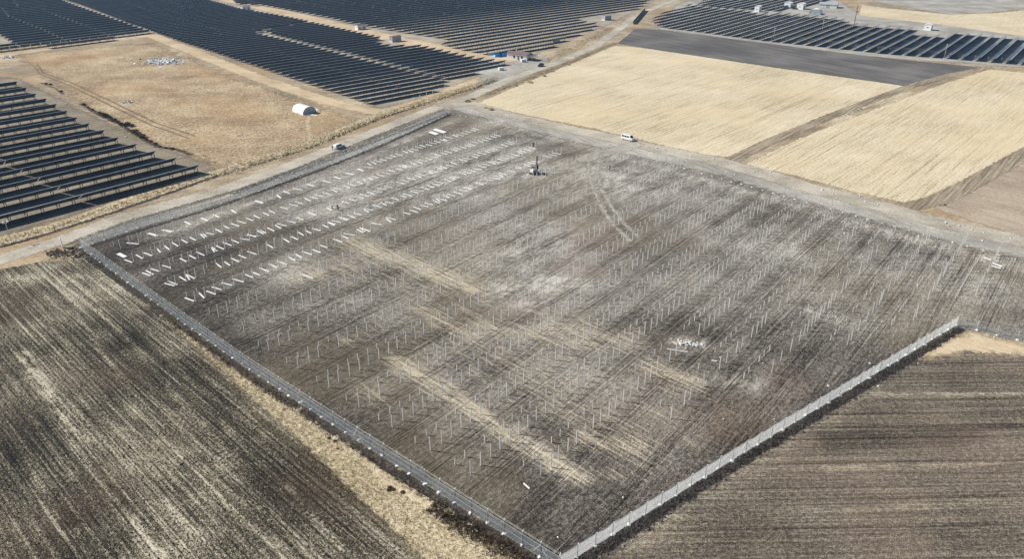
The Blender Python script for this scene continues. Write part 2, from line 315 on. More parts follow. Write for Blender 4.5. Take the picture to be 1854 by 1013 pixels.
st(1, 2, .7, (1110, 770), (1170, 800)); st(1, 3, .5, (620, 620), (800, 560)); st(1, 4, .45, (1100, 860), (1250, 800)); st(1, 3, .4, (860, 680), (1000, 760)); st(1, 2.6, .5, (650, 700), (720, 740)); st(1, 7, .3, (1060, 400), (1130, 470))
st(2, 9, .6, (1060, 420), (1090, 440)); st(2, 7, .55, (1020, 482), (1060, 490)); st(2, 6, .5, (1195, 690)); st(2, 7, .6, (1310, 770)); st(2, 6, .5, (1420, 690)); st(2, 8, .4, (1140, 760), (1350, 745)); st(2, 5, .5, (1660, 420)); st(2, 5, .5, (1760, 455)); st(2, 6, .4, (880, 580), (950, 560))
st(3, 22, .7, (180, 480), (340, 560)); st(3, 9, .7, (220, 500), (420, 620), (700, 800), (990, 1000)); st(3, 20, .6, (1000, 930), (900, 880)); st(3, 5, .5, (1080, 960), (1350, 800), (1700, 600)); st(3, 12, .4, (480, 560), (640, 650)); st(3, 14, .3, (780, 800), (700, 740))
st(3, 18, .3, (1500, 640), (1350, 700)); st(3, 10, .4, (330, 500), (520, 420)); st(3, 5, .5, (840, 225), (760, 262))
SITE = [(128, 446), (250, 404), (400, 362), (560, 304), (700, 246), (818, 200), (868, 199), (950, 226), (1127, 262), (1300, 312), (1500, 372), (1700, 426), (1854, 468), (2000, 505), (2000, 655), (1854, 622), (1734, 593), (1500, 733), (1355, 820), (1012, 1036), (815, 910), (599, 771), (446, 670), (296, 563), (200, 492)]
sheet('site_soil', m_site, .036, poly=SITE, cell=1.1, strokes=S, rut=True)

for V_ in ([(1072, 276), (1066, 290), (1065, 312), (1073, 340), (1090, 378), (1112, 410), (1140, 436)], [(1090, 276), (1084, 290), (1081, 314), (1089, 343), (1108, 378), (1130, 406), (1156, 430)]):
    sheet('wheel_track', m_dust, .044, line=V_, half=.45, cell=.35, pad=1.2)
sheet('wheel_track', m_dust, .043, line=[(1150, 262), (1110, 274), (1080, 280), (1060, 288)], half=3.0, cell=.8)
# foreground fields
S = []
st(0, 1.8, .9, (40, 640), (75, 690), (100, 730), (150, 800)); st(0, 1.2, .8, (240, 940), (290, 1005)); st(0, 1.2, .7, (140, 960), (170, 1010)); st(0, 6, .35, (200, 500), (330, 600), (480, 760)); st(0, 8, .3, (250, 760), (420, 940), (470, 1010)); st(0, 4, .5, (0, 510), (180, 500))
for a_, b_ in (((440, 905), (520, 1000)), ((395, 830), (470, 925)), ((300, 905), (370, 1000)), ((230, 840), (300, 960)), ((360, 760), (450, 870)), ((130, 560), (260, 740)), ((300, 640), (430, 800)), ((520, 880), (620, 1000)), ((60, 860), (120, 980)), ((180, 560), (330, 730))): st(0, .5, .7, a_, b_)
st(3, 5, .5, (330, 620), (400, 740), (520, 860)); st(3, 7, .5, (0, 700), (60, 830), (180, 990)); st(3, 6, .4, (480, 850), (640, 1000)); st(3, 4, .6, (225, 615), (290, 660))
sheet('stubble_field', m_fgl, .030, poly=[(-300, 640), (-300, 560), (0, 488), (80, 474), (170, 470), (232, 516), (300, 582), (381, 656), (464, 731), (554, 811), (654, 909), (770, 1018), (800, 1120), (-200, 1200)], cell=.7, strokes=S)
sheet('dry_grass_strip', m_yel, .026, poly=[(190, 486), (300, 570), (446, 676), (599, 778), (720, 855), (860, 945), (990, 1020), (1010, 1120), (770, 1120), (768, 1010), (654, 905), (554, 807), (464, 727), (381, 652), (300, 578), (225, 512)], cell=.7)
sheet('dug_soil', m_dark, .032, line=[(160, 466), (205, 500), (300, 570), (446, 676), (599, 777), (700, 844), (815, 917), (940, 998), (1030, 1060)], half=.75, cell=.5)
S = []
st(0, 1.0, .8, (1580, 714), (1990, 716)); st(0, 1.2, .55, (1500, 850), (1990, 830)); st(0, 1.0, .5, (1400, 932), (1990, 896)); st(0, 3.5, .5, (1140, 985), (1300, 870), (1420, 800), (1560, 700)); st(3, 3, .5, (1500, 800), (1760, 792))
sheet('stubble_field', m_fgr, .030, poly=[(1040, 1040), (1150, 960), (1300, 870), (1420, 800), (1550, 716), (1640, 658), (1720, 632), (1854, 644), (2050, 650), (2300, 1150), (1000, 1200)], cell=.7, strokes=S)
sheet('dug_soil', m_dark, .034, line=[(1040, 1030), (1200, 924), (1355, 828), (1500, 740), (1640, 655), (1738, 596)], half=.8, cell=.5)
sheet('sandy_patch', m_sand, .033, poly=[(1660, 640), (1720, 612), (1760, 604), (1854, 626), (2000, 656), (2000, 672), (1854, 642), (1740, 640), (1680, 650)], cell=1)
# wheel ruts, ditch bed and footpath in the rough grass
sheet('wheel_rut', m_mud, .018, line=[(66, 116), (72, 122), (78, 132), (130, 150), (205, 185), (280, 222), (352, 246)], half=.45, cell=.35, pad=.8)
sheet('wheel_rut', m_mud, .018, line=[(58, 117), (66, 124), (72, 134), (122, 153), (198, 190), (272, 226), (340, 250)], half=.45, cell=.35, pad=.8)
sheet('ditch_bed', m_dark, .022, line=[(148, 188), (178, 207), (215, 224), (248, 245), (285, 266), (318, 270), (345, 280)], half=.75, cell=.5, pad=1)
sheet('ditch_bed', m_dark, .022, line=[(75, 150), (100, 160), (114, 170)], half=.4, cell=.5, pad=1)
sheet('footpath', m_sand, .023, line=[(560, 212), (557, 228), (560, 242), (562, 256)], half=.8, cell=.5, pad=1)
sheet('dug_soil', m_dark, .045, line=[(150, 452), (253, 418), (401, 373), (549, 320), (687, 266), (815, 208)], half=.5, cell=.5, pad=1)
sheet('roadside_ditch', m_dark, .032, line=[(-60, 470), (0, 448), (90, 423), (200, 387), (300, 352), (395, 318)], half=.7, cell=.5, pad=1)

# ------------------------------------------------------------------ object materials
M = {}
M['galv'] = plain('galvanised_steel', (.55, .55, .53, 1), .55, .0, .08, 2)
M['beam'] = plain('sunlit_steel', (.80, .81, .80, 1), .35, .0, .05, 1)  # near-white colour stands in for sun glare on galvanised steel
M['alu'] = plain('aluminium_rail', (.62, .64, .66, 1), .4, .1, .08, .5)
M['darksteel'] = plain('dark_steel', (.16, .17, .18, 1), .5, .2, .15, 1)  # dark grey steel of frames, legs and fittings
M['white'] = plain('white_paint', (.78, .78, .77, 1), .45, 0, .05, .8)
M['offwhite'] = plain('off_white_render', (.68, .66, .62, 1), .7, 0, .1, .6)
M['grey'] = plain('grey_panel', (.36, .38, .40, 1), .6, 0, .1, .7)
M['roofbrown'] = plain('brown_roof_sheet', (.20, .13, .12, 1), .6, 0, .15, .5)
M['roofgrey'] = plain('grey_roof_sheet', (.30, .27, .27, 1), .6, 0, .12, .5)
M['tarp'] = plain('blue_tarpaulin', (.05, .33, .66, 1), .45, 0, .3, 1.4)
M['glass'] = plain('dark_glass', (.02, .025, .03, 1), .08, 0, .2, 1)
M['tyre'] = plain('black_rubber', (.02, .02, .02, 1), .8, 0, .2, 4)
M['blackpaint'] = plain('black_car_paint', (.02, .02, .022, 1), .25, 0, .1, 1)
M['carwhite'] = plain('white_car_paint', (.80, .80, .80, 1), .2, 0, .03, 1)
M['lamp'] = plain('clear_lamp_cover', (.55, .55, .52, 1), .15, 0, .05, 3)
M['redlamp'] = plain('red_lamp_cover', (.35, .03, .02, 1), .2, 0, .1, 3)
M['poly'] = plain('white_film', (.85, .85, .84, 1), .4, 0, .03, .5)
M['polyend'] = plain('translucent_film', (.38, .43, .46, 1), .35, 0, .15, .9)
M['concrete'] = plain('pale_concrete', (.74, .74, .72, 1), .85, 0, .12, 3)
M['stone'] = plain('white_painted_stone', (.60, .59, .56, 1), .8, 0, .12, 3)
M['rubble'] = plain('broken_pale_rubble', (.72, .72, .70, 1), .8, 0, .3, 1.2)
M['wood'] = plain('weathered_pole', (.19, .12, .09, 1), .85, 0, .2, 2)
M['yellow'] = plain('machine_yellow', (.62, .50, .20, 1), .5, 0, .15, 2)
M['machdark'] = plain('machine_dark', (.03, .03, .032, 1), .6, .2, .2, 2)
M['skin'] = plain('skin', (.42, .27, .20, 1), .6, 0, .08, 6)
M['clothdark'] = plain('dark_cloth', (.025, .027, .035, 1), .9, 0, .2, 5)
M['clothblue'] = plain('navy_cloth', (.04, .05, .09, 1), .9, 0, .2, 5)
M['clothwhite'] = plain('pale_cloth', (.62, .61, .58, 1), .9, 0, .08, 5)
M['hair'] = plain('dark_hair', (.02, .015, .012, 1), .7, 0, .2, 8)
M['green'] = plain('green_netting', (.10, .17, .10, 1), .8, 0, .3, 1.0)
def solar_mat(name='solar_module', cells=((.010, .020, .045, 1), (.014, .026, .055, 1)), mortar=(.45, .47, .49, 1), rough=.10, spec=.5):
    t = NT(name); co = t.n('TexCoord').outputs['UV']
    br = t.n('TexBrick'); br.offset = 0; br.inputs['Scale'].default_value = 1; br.inputs['Mortar Size'].default_value = .05; br.inputs['Mortar Smooth'].default_value = .1
    br.inputs['Brick Width'].default_value = 1.05; br.inputs['Row Height'].default_value = 2.1
    br.inputs['Color1'].default_value = cells[0]; br.inputs['Color2'].default_value = cells[1]; br.inputs['Mortar'].default_value = mortar
    t.l(co, br.inputs['Vector']); t.l(br.outputs['Color'], t.b.inputs['Base Color'])
    t.b.inputs['Roughness'].default_value = rough; t.b.inputs['Specular IOR Level'].default_value = spec
    return t.m
M['solar'] = solar_mat()
for k_, v_ in (('Sheen Weight', .6), ('Sheen Roughness', .35), ('Sheen Tint', (.85, .92, 1, 1))): M['solar'].node_tree.nodes['Principled BSDF'].inputs[k_].default_value = v_   # pale sheen standing in for sky reflection, plus dust on the glass
M['solarback'] = solar_mat('module_back', ((.016, .072, .150, 1), (.020, .084, .170, 1)), (.26, .34, .40, 1), .6, .2)
def mesh_mat(name, col, cover, cell):
    """woven wire: diamonds of wire with open holes between them"""
    t = NT(name); uv = t.n('TexCoord').outputs['UV']
    r = t.rot(uv, R(45)); sep = t.n('SeparateXYZ'); t.l(r, sep.inputs[0])
    fs = []
    for k in (0, 1):
        f = t.math('FRACT', t.math('DIVIDE', sep.outputs[k], cell)); fs.append(t.math('LESS_THAN', f, cover))
    a = t.math('MAXIMUM', fs[0], fs[1])
    t.b.inputs['Base Color'].default_value = col; t.b.inputs['Roughness'].default_value = .45; t.b.inputs['Metallic'].default_value = .2
    tl = t.n('BsdfTranslucent'); tl.inputs[0].default_value = col; m2 = t.n('MixShader'); m2.inputs[0].default_value = .62; t.l(t.b.outputs[0], m2.inputs[1]); t.l(tl.outputs[0], m2.inputs[2])
    mx = t.n('MixShader'); tr = t.n('BsdfTransparent')
    t.l(a, mx.inputs[0]); t.l(tr.outputs[0], mx.inputs[1]); t.l(m2.outputs[0], mx.inputs[2]); t.l(mx.outputs[0], t.o.inputs[0])
    return t.m
M['wiremid'] = mesh_mat('bright_chain_link', (.80, .86, .88, 1), .20, .07)
M['wireopen'] = mesh_mat('open_chain_link', (.50, .56, .60, 1), .11, .07)
M['wire'] = mesh_mat('galvanised_chain_link', (.88, .90, .90, 1), .33, .07)

ORD = ['nearest', 'second', 'third', 'fourth', 'fifth', 'sixth', 'seventh', 'eighth', 'ninth', 'tenth', 'eleventh', 'twelfth', 'thirteenth', 'fourteenth', 'fifteenth', 'sixteenth', 'seventeenth', 'eighteenth', 'nineteenth']
TENS = {2: 'twenty', 3: 'thirty', 4: 'forty', 5: 'fifty', 6: 'sixty', 7: 'seventy'}
def ordinal(i):
    i += 1
    if i < 20: return ORD[i - 1]
    t_, r_ = divmod(i, 10)
    if r_ == 0: return TENS[t_][:-1] + 'ieth'
    return TENS[t_] + '-' + ('first' if r_ == 1 else ORD[r_ - 1])

# ------------------------------------------------------------------ solar panel rows
TILT = R(27); SLANT = 3.5; HI = 2.4
def panel_row(P, Q, label, group, legs=False, step=4.0, hi=HI, slant=SLANT, tilt=TILT):
    """P, Q: ground points under the two ends of the high northern edge"""
    d = Q - P; L = d.length; d.normalize()
    o = empty('solar_panel_row', P, math.atan2(d.y, d.x), label, 'solar panels', group)
    c, s = math.cos(tilt), math.sin(tilt); lo = hi - slant * s
    # local frame: x along the row, +y away from the high edge (south), z up
    def pt(x, q, off=0): return (x, q * c + off * s, hi - q * s + off * c)
    m = MB(); tk = .05
    nseg = max(1, int(L // 24)); xs = np.linspace(0, L, nseg + 1); gap = .18
    for a, b in zip(xs[:-1], xs[1:]):
        dz = random.uniform(-.05, .05)
        m.hexa([(x, y, z + dz) for x, y, z in (pt(a + gap, 0), pt(b - gap, 0), pt(b - gap, slant), pt(a + gap, slant), pt(a + gap, 0, tk), pt(b - gap, 0, tk), pt(b - gap, slant, tk), pt(a + gap, slant, tk))])
    me = m.mesh('panel_deck', M['solar'])
    uv = me.uv_layers.new(name='UVMap')
    co = np.zeros(len(me.vertices) * 3); me.vertices.foreach_get('co', co); co = co.reshape(-1, 3)
    li = np.zeros(len(me.loops), int); me.loops.foreach_get('vertex_index', li)
    uv.data.foreach_set('uv', np.c_[co[li, 0], co[li, 1] / c].ravel())
    me.materials.append(M['solarback'])
    for p in me.polygons:
        if p.normal.z < -.5: p.material_index = 1
    put('panel_deck', me, o)
    e = MB(); e.bar(pt(0, -.06, .03), pt(L, -.06, .03), .11, .10); e.obj('edge_rail', M['alu'], o)
    f = MB()
    for q in (.9, 3.2): f.bar(pt(0, q, -.07), pt(L, q, -.07), .09, .09)
    k = max(2, int(L / step) + 1); xs = np.linspace(.6, L - .6, k)
    lm = []
    for x in xs:
        f.bar(pt(x, .15, -.16), pt(x, slant - .15, -.16), .10, .10)
        for q in (.9, 3.3):
            z = hi - q * s - .2
            if legs: lm.append((x, q * c, z))
            else: f.box(x - .07, x + .07, q * c - .07, q * c + .07, 0, z)
        f.bar((x, .9 * c, .9), (x, 3.0 * c, hi - 3.0 * s - .25), .07, .07)
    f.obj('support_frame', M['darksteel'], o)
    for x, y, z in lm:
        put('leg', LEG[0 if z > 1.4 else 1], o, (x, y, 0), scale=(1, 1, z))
    return o
lm_ = MB(); lm_.box(-.07, .07, -.07, .07, 0, 1); LEG = [lm_.mesh('leg', M['darksteel']), lm_.mesh('leg', M['darksteel'])]
def clip(poly, P0, d):
    """intervals of the line P0 + t d inside the polygon"""
    ts = []; nn = Vector((d.y, -d.x))
    for i in range(len(poly)):
        A = poly[i] - P0; B = poly[(i + 1) % len(poly)] - P0
        a, b = A.dot(nn), B.dot(nn)
        if (a > 0) != (b > 0): k = a / (a - b); ts.append((A + (B - A) * k).dot(d))
    ts.sort(); return list(zip(ts[::2], ts[1::2]))
def block(px, ref, ang, period, text, group, hi=HI, minlen=6, **kw):
    poly = [at(x, y, hi).xy for x, y in px]; d = Vector((math.cos(UA + R(ang)), math.sin(UA + R(ang)))); nn = Vector((d.y, -d.x))
    P0 = at(*ref, hi).xy; ks = [(p - P0).dot(nn) / period for p in poly]
    rows = []
    for k in range(math.floor(max(ks)), math.ceil(min(ks)) - 1, -1):
        for a, b in clip(poly, P0 + nn * (k * period), d):
            if b - a > minlen: rows.append((P0 + nn * (k * period) + d * a, P0 + nn * (k * period) + d * b))
    for i, (A, B) in enumerate(rows):
        panel_row(Vector((*A, 0)), Vector((*B, 0)), text % ordinal(i), group, hi=hi, **kw)
    return rows
# lower left block: 14 rows, each end measured
tips = [(32, 147), (49, 158), (66, 169), (85, 178), (103, 188), (123, 200), (140, 212), (163, 223), (190, 235), (216, 248), (249, 260), (283, 273), (321, 285), (362, 298)]
for i, tp in enumerate(tips[::-1]):
    E_ = at(*tp, 2.85); E_.z = 0; a = UA + R(-1.5 - .45 * i if i < 8 else -4.5); d = Vector((math.cos(a), math.sin(a), 0))
    L = 70
    panel_row(E_ - d * L, E_, 'dark tilted solar panel row, %s from the gravel road in the left block' % ordinal(i), 'panel rows left of the rough grass', legs=True, tilt=R(30), slant=4.2, hi=2.85)
block([(-60, 98), (-60, 80), (26, 75.5), (0, 60), (-60, 34), (-60, -6), (106, -6), (125, 3), (222, 36), (262, 50), (274, 53.5), (200, 67)], (200, 66.5), -1, 10.2, 'blue panel row behind the pale post fence, %s from that fence', 'panel rows behind the pale post fence')
block([(676, 183), (793, 154.5), (801, 149), (812, 139.5), (640, 99), (556, 78), (462, 57), (470, 52), (561, 36.5), (525, 29), (466, 19), (432, 13), (405, 5), (385, 0), (365, -6), (110, -6), (141, 3), (185, 19), (229, 36), (268, 48.5), (281, 54), (345, 76), (420, 100), (560, 146)],
      (792, 155), -8.3, 6.75, 'panel row left of the middle aisle, %s row counted from the road', 'panel rows of the middle block')
block([(478, 53.5), (650, 96), (813, 139), (917, 108.5), (868, 102), (743, 75.5), (736, 80), (701, 79), (684, 74), (690, 65), (640, 54), (563, 37.5)],
      (917, 108.5), -8.3, 6.75, 'panel row between the aisle and the sandy track, %s row from the farm house', 'panel rows beside the sandy track')
block([(430, 4), (478, 6), (590, 27), (640, 39), (665, 43.5), (819, 67), (804, 77), (830, 83), (865, 90), (900, 96), (985, 87), (1033, 63), (1057, 54), (1087, 40.5), (1049, 35), (1049, 29.5), (1106, 20.5), (1152, 12.5), (1168, 3), (1178, -6), (420, -6)],
      (985, 87.5), -7.2, 9.0, 'far panel row behind the white house, %s row counted from the house', 'panel rows behind the white house')
block([(1183, 33), (1199, 44), (1233, 48), (1297, 56), (1390, 68), (1505, 80), (1610, 91), (1720, 99), (1831, 108), (1990, 122), (1990, 80), (1844, 64.5), (1736, 54.5), (1702, 60.5), (1661, 57), (1657, 47.5), (1544, 39.5), (1527, 30), (1413, 20), (1379, 22.5), (1356, 15.5), (1269, 7.5), (1253, 6), (1205, 19.4)],
      (1831, 108), .6, 6.7, 'panel row behind the ploughed field, %s counted from the right', 'panel rows behind the ploughed field')
block([(1266, 4), (1300, 7.5), (1346, 10.8), (1404, 14.6), (1425, 11.5), (1459, 10), (1490, 0), (1500, -7), (1285, -7)], (1404, 14.5), .6, 6.7, 'distant panel row behind the white kiosks, %s counted from the kiosks', 'panel rows behind the white kiosks')

# ------------------------------------------------------------------ driven posts of the site
def cprof(name, h, w, dp, t_, mat):
    b = MB(); b.box(-w / 2, w / 2, -dp / 2, -dp / 2 + t_, 0, h); b.box(-w / 2, -w / 2 + t_, -dp / 2 + t_, dp / 2, 0, h); b.box(w / 2 - t_, w / 2, -dp / 2 + t_, dp / 2, 0, h)
    return b.mesh(name, mat)
TALL = cprof('tall_steel_post', 2.6, .10, .17, .02, M['galv']); SHORT = cprof('short_steel_post', 1.2, .10, .17, .02, M['galv'])
GAP = [at(*p).xy for p in ((1052, 282), (1116, 282), (1112, 320), (1118, 345), (1136, 392), (1098, 398), (1066, 350), (1054, 312))]
HEAP = at(1243, 624)
def inside(p, V):
    r = False
    for i in range(len(V)):
        A, B = V[i], V[(i + 1) % len(V)]
        if (A.y > p.y) != (B.y > p.y) and p.x < (B.x - A.x) * (p.y - A.y) / (B.y - A.y) + A.x: r = not r
    return r
talls, shorts, bases = [], [], []
for ri, (n0, ua, ub, sl) in enumerate(ROWS):
    u_ = ua; k = 0
    while u_ < ub:
        n_ = n0 + .06 * random.gauss(0, 1) + (u_ - ua) * sl * .05
        if ri == 0: n_ = n0 - (u_ - 75) * .012
        p = un(u_ + random.gauss(0, .06), n_); q = un(u_ + random.gauss(0, .06), n_ - 3.1)
        far = ri >= 15
        if not inside(p.xy, GAP) and (p - HEAP).length > 3.0:
            miss = .04 if not far else .36
            if random.random() > miss:
                talls.append((p, ri)); bases.append((p, ri, k))
            if random.random() > miss + .06 and (ri > 4 or random.random() < .55): shorts.append((q, ri))
        u_ += 2.33; k += 1
def rowname(ri): return 'nearest to the roadside fence' if ri == 0 else ORD[ri] + ' from the roadside fence'
def place_posts(lst, mesh, name, word, cap=300):
    lst = sorted(lst, key=lambda q: q[0].length)
    for p, ri in lst[:cap]:
        o = put(name, mesh, None, p, (random.gauss(0, .012), random.gauss(0, .012), UA + random.gauss(0, .08)), (1, 1, random.uniform(.92, 1.06)))
        tag(o, '%s galvanised post in the post row %s' % (word, rowname(ri)), 'post', '%s posts of the row %s' % (word, rowname(ri)))
    b = MB(); src = [v.co.copy() for v in mesh.vertices]; fs_ = [tuple(f.vertices) for f in mesh.polygons]
    for p, ri in lst[cap:]:
        a = Matrix.Translation(p) @ Matrix.Rotation(UA + random.gauss(0, .08), 4, 'Z') @ Matrix.Rotation(random.gauss(0, .02), 4, 'X') @ Matrix.Scale(random.uniform(.92, 1.06), 4, (0, 0, 1))
        b.add([a @ v for v in src], fs_)
    o = b.obj(name, M['galv'], fix=False); tag(o, 'more %s galvanised posts standing in rows farther back on the site' % word, 'posts', None, 'stuff')
place_posts(talls, TALL, 'tall_steel_post', 'tall'); place_posts(shorts, SHORT, 'short_steel_post', 'short')

# steel sections lying beside the posts of the five rows by the road
def beam_mesh(L, w=.26, h=.14):
    b = MB(); t_ = .03; b.box(0, L, -w / 2, w / 2, h - t_, h); b.box(0, L, -w / 2, -w / 2 + t_, 0, h - t_); b.box(0, L, w / 2 - t_, w / 2, 0, h - t_); return b.mesh('steel_section', M['beam'])
BEAMS = [beam_mesh(3.4), beam_mesh(3.0)]
NA = math.atan2(-N.y, -N.x)
def lay(p, ang, label, group, mesh=None, z=.05):
    o = put('steel_section', mesh or random.choice(BEAMS), None, (p.x, p.y, z), (random.gauss(0, .05), 0, ang)); return tag(o, label, 'steel section', group)
bundle_px = [(228, 467), (250, 443), (285, 428), (312, 421), (347, 408), (377, 401), (398, 395), (428, 387), (477, 369), (509, 360), (526, 352), (549, 345), (571, 338), (599, 331), (618, 325), (642, 317), (659, 311), (676, 305)]
bu0 = [at(*p).dot(U) for p in bundle_px]
for p, ri, k in bases:
    if ri > 4: continue
    uu = p.dot(U)
    if ri == 0 and uu < max(bu0) + 1: continue
    if random.random() < .05: continue
    a = NA + random.choice([-.06, .0, .08, .14, -.16]) + random.gauss(0, .09)
    off = U * random.gauss(-.35, .25) + N * random.gauss(.1, .3)
    lay(p + off, a, 'white steel section lying beside the posts of the row %s' % rowname(ri), 'steel sections along the row %s' % rowname(ri))
    if random.random() < .06: lay(p + off + U * .7, a + random.gauss(0, .25), 'white steel section lying beside the posts of the row %s' % rowname(ri), 'steel sections along the row %s' % rowname(ri))
def bundle(p, ang, label, group, n=4, L=3.4, layers=1):
    o = empty('section_bundle', p, ang, label, 'steel bundle', group); m = beam_mesh(L, .2, .12)
    for j in range(layers):
        for i in range(n - j): put('steel_section', m, o, (random.gauss(0, .1), (i - (n - j - 1) / 2) * .24, .04 + j * .13))
    s = MB()
    for x in (.5, L - .5): s.box(x - .05, x + .05, -n * .12 - .03, n * .12 + .03, 0, .035)
    s.obj('timber_bearer', M['wood'], o)
for i, p in enumerate(bundle_px):
    bundle(at(*p), NA + random.gauss(.05, .14), 'small white bundle of steel sections, %s from the fence corner by the road' % ORD[i], 'steel bundles by the roadside fence', n=random.choice([2, 3]) if 0 < i else 4)
bundle(at(793, 244), NA - .15, 'wide white bundle of steel sections lying nearer the post rows at the far end', 'wide steel bundles', 7, 4.4, 2)
bundle(at(807, 241), NA - .15, 'wide white bundle of steel sections lying nearest the far fence corner', 'wide steel bundles', 7, 6.4, 2)
def lay2(a, b, label, w=.26):
    A, B = at(*a), at(*b); o = put('steel_section', beam_mesh((B - A).length, w), None, (A.x, A.y, .03), (0, 0, math.atan2((B - A).y, (B - A).x))); tag(o, label, 'steel section')
lay2((1207, 633), (1246, 639), 'long pale steel section lying in front of the white rubble heap', .16)
lay2((545, 497), (567, 505), 'lone white steel section lying nearer the camera than the others, by a leaning post')
lay2((948, 877), (959, 887), 'short white steel section lying alone near the front corner of the site', .18)
lay2((1781, 467), (1795, 472), 'white steel section at the right, left of the other two lying there')
lay2((1797, 477), (1815, 484), 'white steel section at the right, farther of the touching pair')
lay2((1795, 482), (1812, 487), 'white steel section at the right, nearer of the touching pair', .28)
lay2((1288, 654), (1298, 656), 'short white offcut lying right of the white rubble heap', .2)
lp = at(586, 495); o = put('steel_section', beam_mesh(3.4, .16), None, (lp.x, lp.y, .05), (0, -1.05, 2.3)); tag(o, 'leaning galvanised section stuck in the soil behind the lone white section', 'steel section')

# ------------------------------------------------------------------ fences
def fence(pts_w, spacing, label, h=2.1, mesh='wireopen', arm=0.0, foot=True, mat='galv', group=None, wires=0, name='chain_link_fence', braces=True, r=.045):
    W = [Vector((p.x, p.y, 0)) for p in pts_w]; A = W[0]; d = (W[-1] - A); rz = math.atan2(d.y, d.x)
    o = empty(name, A, rz, label, 'fence', group)
    Q = [Matrix.Rotation(-rz, 3, 'Z') @ (p - A) for p in W]; cum = [0]
    for a, b in zip(Q[:-1], Q[1:]): cum.append(cum[-1] + (b - a).length)
    k = max(1, round(cum[-1] / spacing)); X = []
    for i in range(k + 1):
        t_ = cum[-1] * i / k; n_ = max(m for m in range(len(cum) - 1) if cum[m] <= t_ + 1e-6); X.append(Q[n_] + (Q[n_ + 1] - Q[n_]) * ((t_ - cum[n_]) / (cum[n_ + 1] - cum[n_])))
    p = MB(); pts = [(0, 0, 0), (0, 0, h)]
    if arm: pts += [(0, arm * .35, h + .28), (0, arm, h + .45)]
    p.tube(pts, r, 6); pm = p.mesh('post', M[mat], smooth=True)
    f = MB(); f.tube([(0, 0, -.05), (0, 0, .22)], [.34, .24], 7); fm = f.mesh('footing', M['concrete'])
    for x in X:
        po = put('post', pm, o, x, (random.gauss(0, .015), random.gauss(0, .015), 0))
        if foot: put('footing', fm, po, (random.gauss(0, .1), random.gauss(0, .1), 0), (0, 0, random.random() * 3), (random.uniform(.7, 1.5), random.uniform(.5, 1.1), random.uniform(.5, 1.2)))
    off = Vector((0, r, 0)); up = lambda z: Vector((0, 0, z))
    if mesh:
        vs_, uvs = [], []; t_ = 0
        for i in range(k):
            L = (X[i + 1] - X[i]).length
            for q in (0, .5):
                c_ = X[i].lerp(X[i + 1], q) + off + Vector((0, random.gauss(0, .03), 0)); zt = h - .03 - (random.uniform(.02, .14) if q else 0)
                vs_ += [c_ + up(.05), c_ + up(zt)]; uvs += [(t_ + L * q, .05), (t_ + L * q, zt)]
            t_ += L
        vs_ += [X[-1] + off + up(.05), X[-1] + off + up(h - .03)]; uvs += [(t_, .05), (t_, h - .03)]
        m = bpy.data.meshes.new('wire_mesh'); m.from_pydata(vs_, [], [(2 * i, 2 * i + 2, 2 * i + 3, 2 * i + 1) for i in range(len(vs_) // 2 - 1)])
        uv = m.uv_layers.new(name='UVMap'); uv.data.foreach_set('uv', [c for lo_ in m.loops for c in uvs[lo_.vertex_index]])
        m.materials.append(M[mesh]); put('wire_mesh', m, o)
        t = MB()
        for z in (.08, h * .5, h - .05): t.tube([x - off + up(z) for x in X], .014, 4)
        t.obj('tension_wire', M['galv'], o)
    if wires:
        t = MB()
        for j in range(wires):
            y, z = (arm * (.3 + .33 * j), h + .22 + .1 * j) if arm else (0, h * (j + 1) / (wires + .3)); t.tube([x + Vector((0, y, z)) for x in X], .014, 4)
        t.obj('barbed_wire', M['galv'], o)
    if braces and len(X) > 12:
        b = MB()
        for i in range(12, len(X) - 1, 12):
            for q in (-1, 1): b.bar(X[i] + (X[i + q] - X[i]) * .42 + Vector((0, .1, .1)), X[i] + Vector((0, .1, h - .1)), .07)
        b.obj('brace', M['galv'], o)
    return o
FENCE_L = [(147, 449), (200, 488), (296, 559), (446, 666), (599, 767), (815, 906), (1012, 1031)]
FENCE_R = [(1012, 1031), (1355, 817), (1732, 590)]
FENCE_T = [(147, 449), (253, 413), (333, 389), (401, 368), (466, 348), (549, 315), (602, 297), (687, 262), (769, 226), (815, 205)]
P_ = lambda px: [at(*p) for p in px]
fence(P_(FENCE_L), 3.05, mesh='wiremid', mat='alu', r=.055, label='long galvanised chain link fence along the dry grass strip at the left', wires=2, arm=.3)
fence(P_(FENCE_R), 3.05, mesh='wire', mat='alu', r=.055, label='galvanised chain link fence along the right foreground field', wires=2, arm=-.3)
CC = at(1732, 590)
fence([CC, CC + (at(1854, 619) - CC) * 2.4], 3.3, 'galvanised chain link fence turning away at the right edge of the site')
fence(P_(FENCE_T[:4]), 3.0, mat='alu', r=.06, label='roadside chain link fence with bent post tops, stretch at the left corner', arm=.45, wires=2, h=2.2)
fence(P_(FENCE_T[3:7]), 3.0, mat='alu', r=.06, label='roadside chain link fence with bent post tops, middle stretch left of the white car', arm=.45, wires=2, h=2.2)
fence(P_(FENCE_T[6:]), 3.0, mat='alu', r=.06, label='roadside chain link fence with bent post tops, stretch right of the white car', arm=.45, wires=2, h=2.2)
for i, (a, b) in enumerate([((822, 207), (930, 231)), ((1190, 292), (1420, 356)), ((1420, 356), (1870, 480))]):
    fence([at(*a), at(*b)], 3.4, ['bare fence posts with white footings at the far site corner', 'bare fence posts with white footings along the far gravel road right of the entrance', 'bare fence posts with white footings along the far road at the right edge'][i], mesh=False, arm=-.4, h=2.2, braces=False, name='unfinished_fence')
fence([at(-60, 102), at(246, 68)], 5.2, 'pale concrete post fence in front of the blue panel rows', mesh=False, foot=False, mat='concrete', wires=3, h=2.7, braces=False, name='post_and_wire_fence', r=.15)
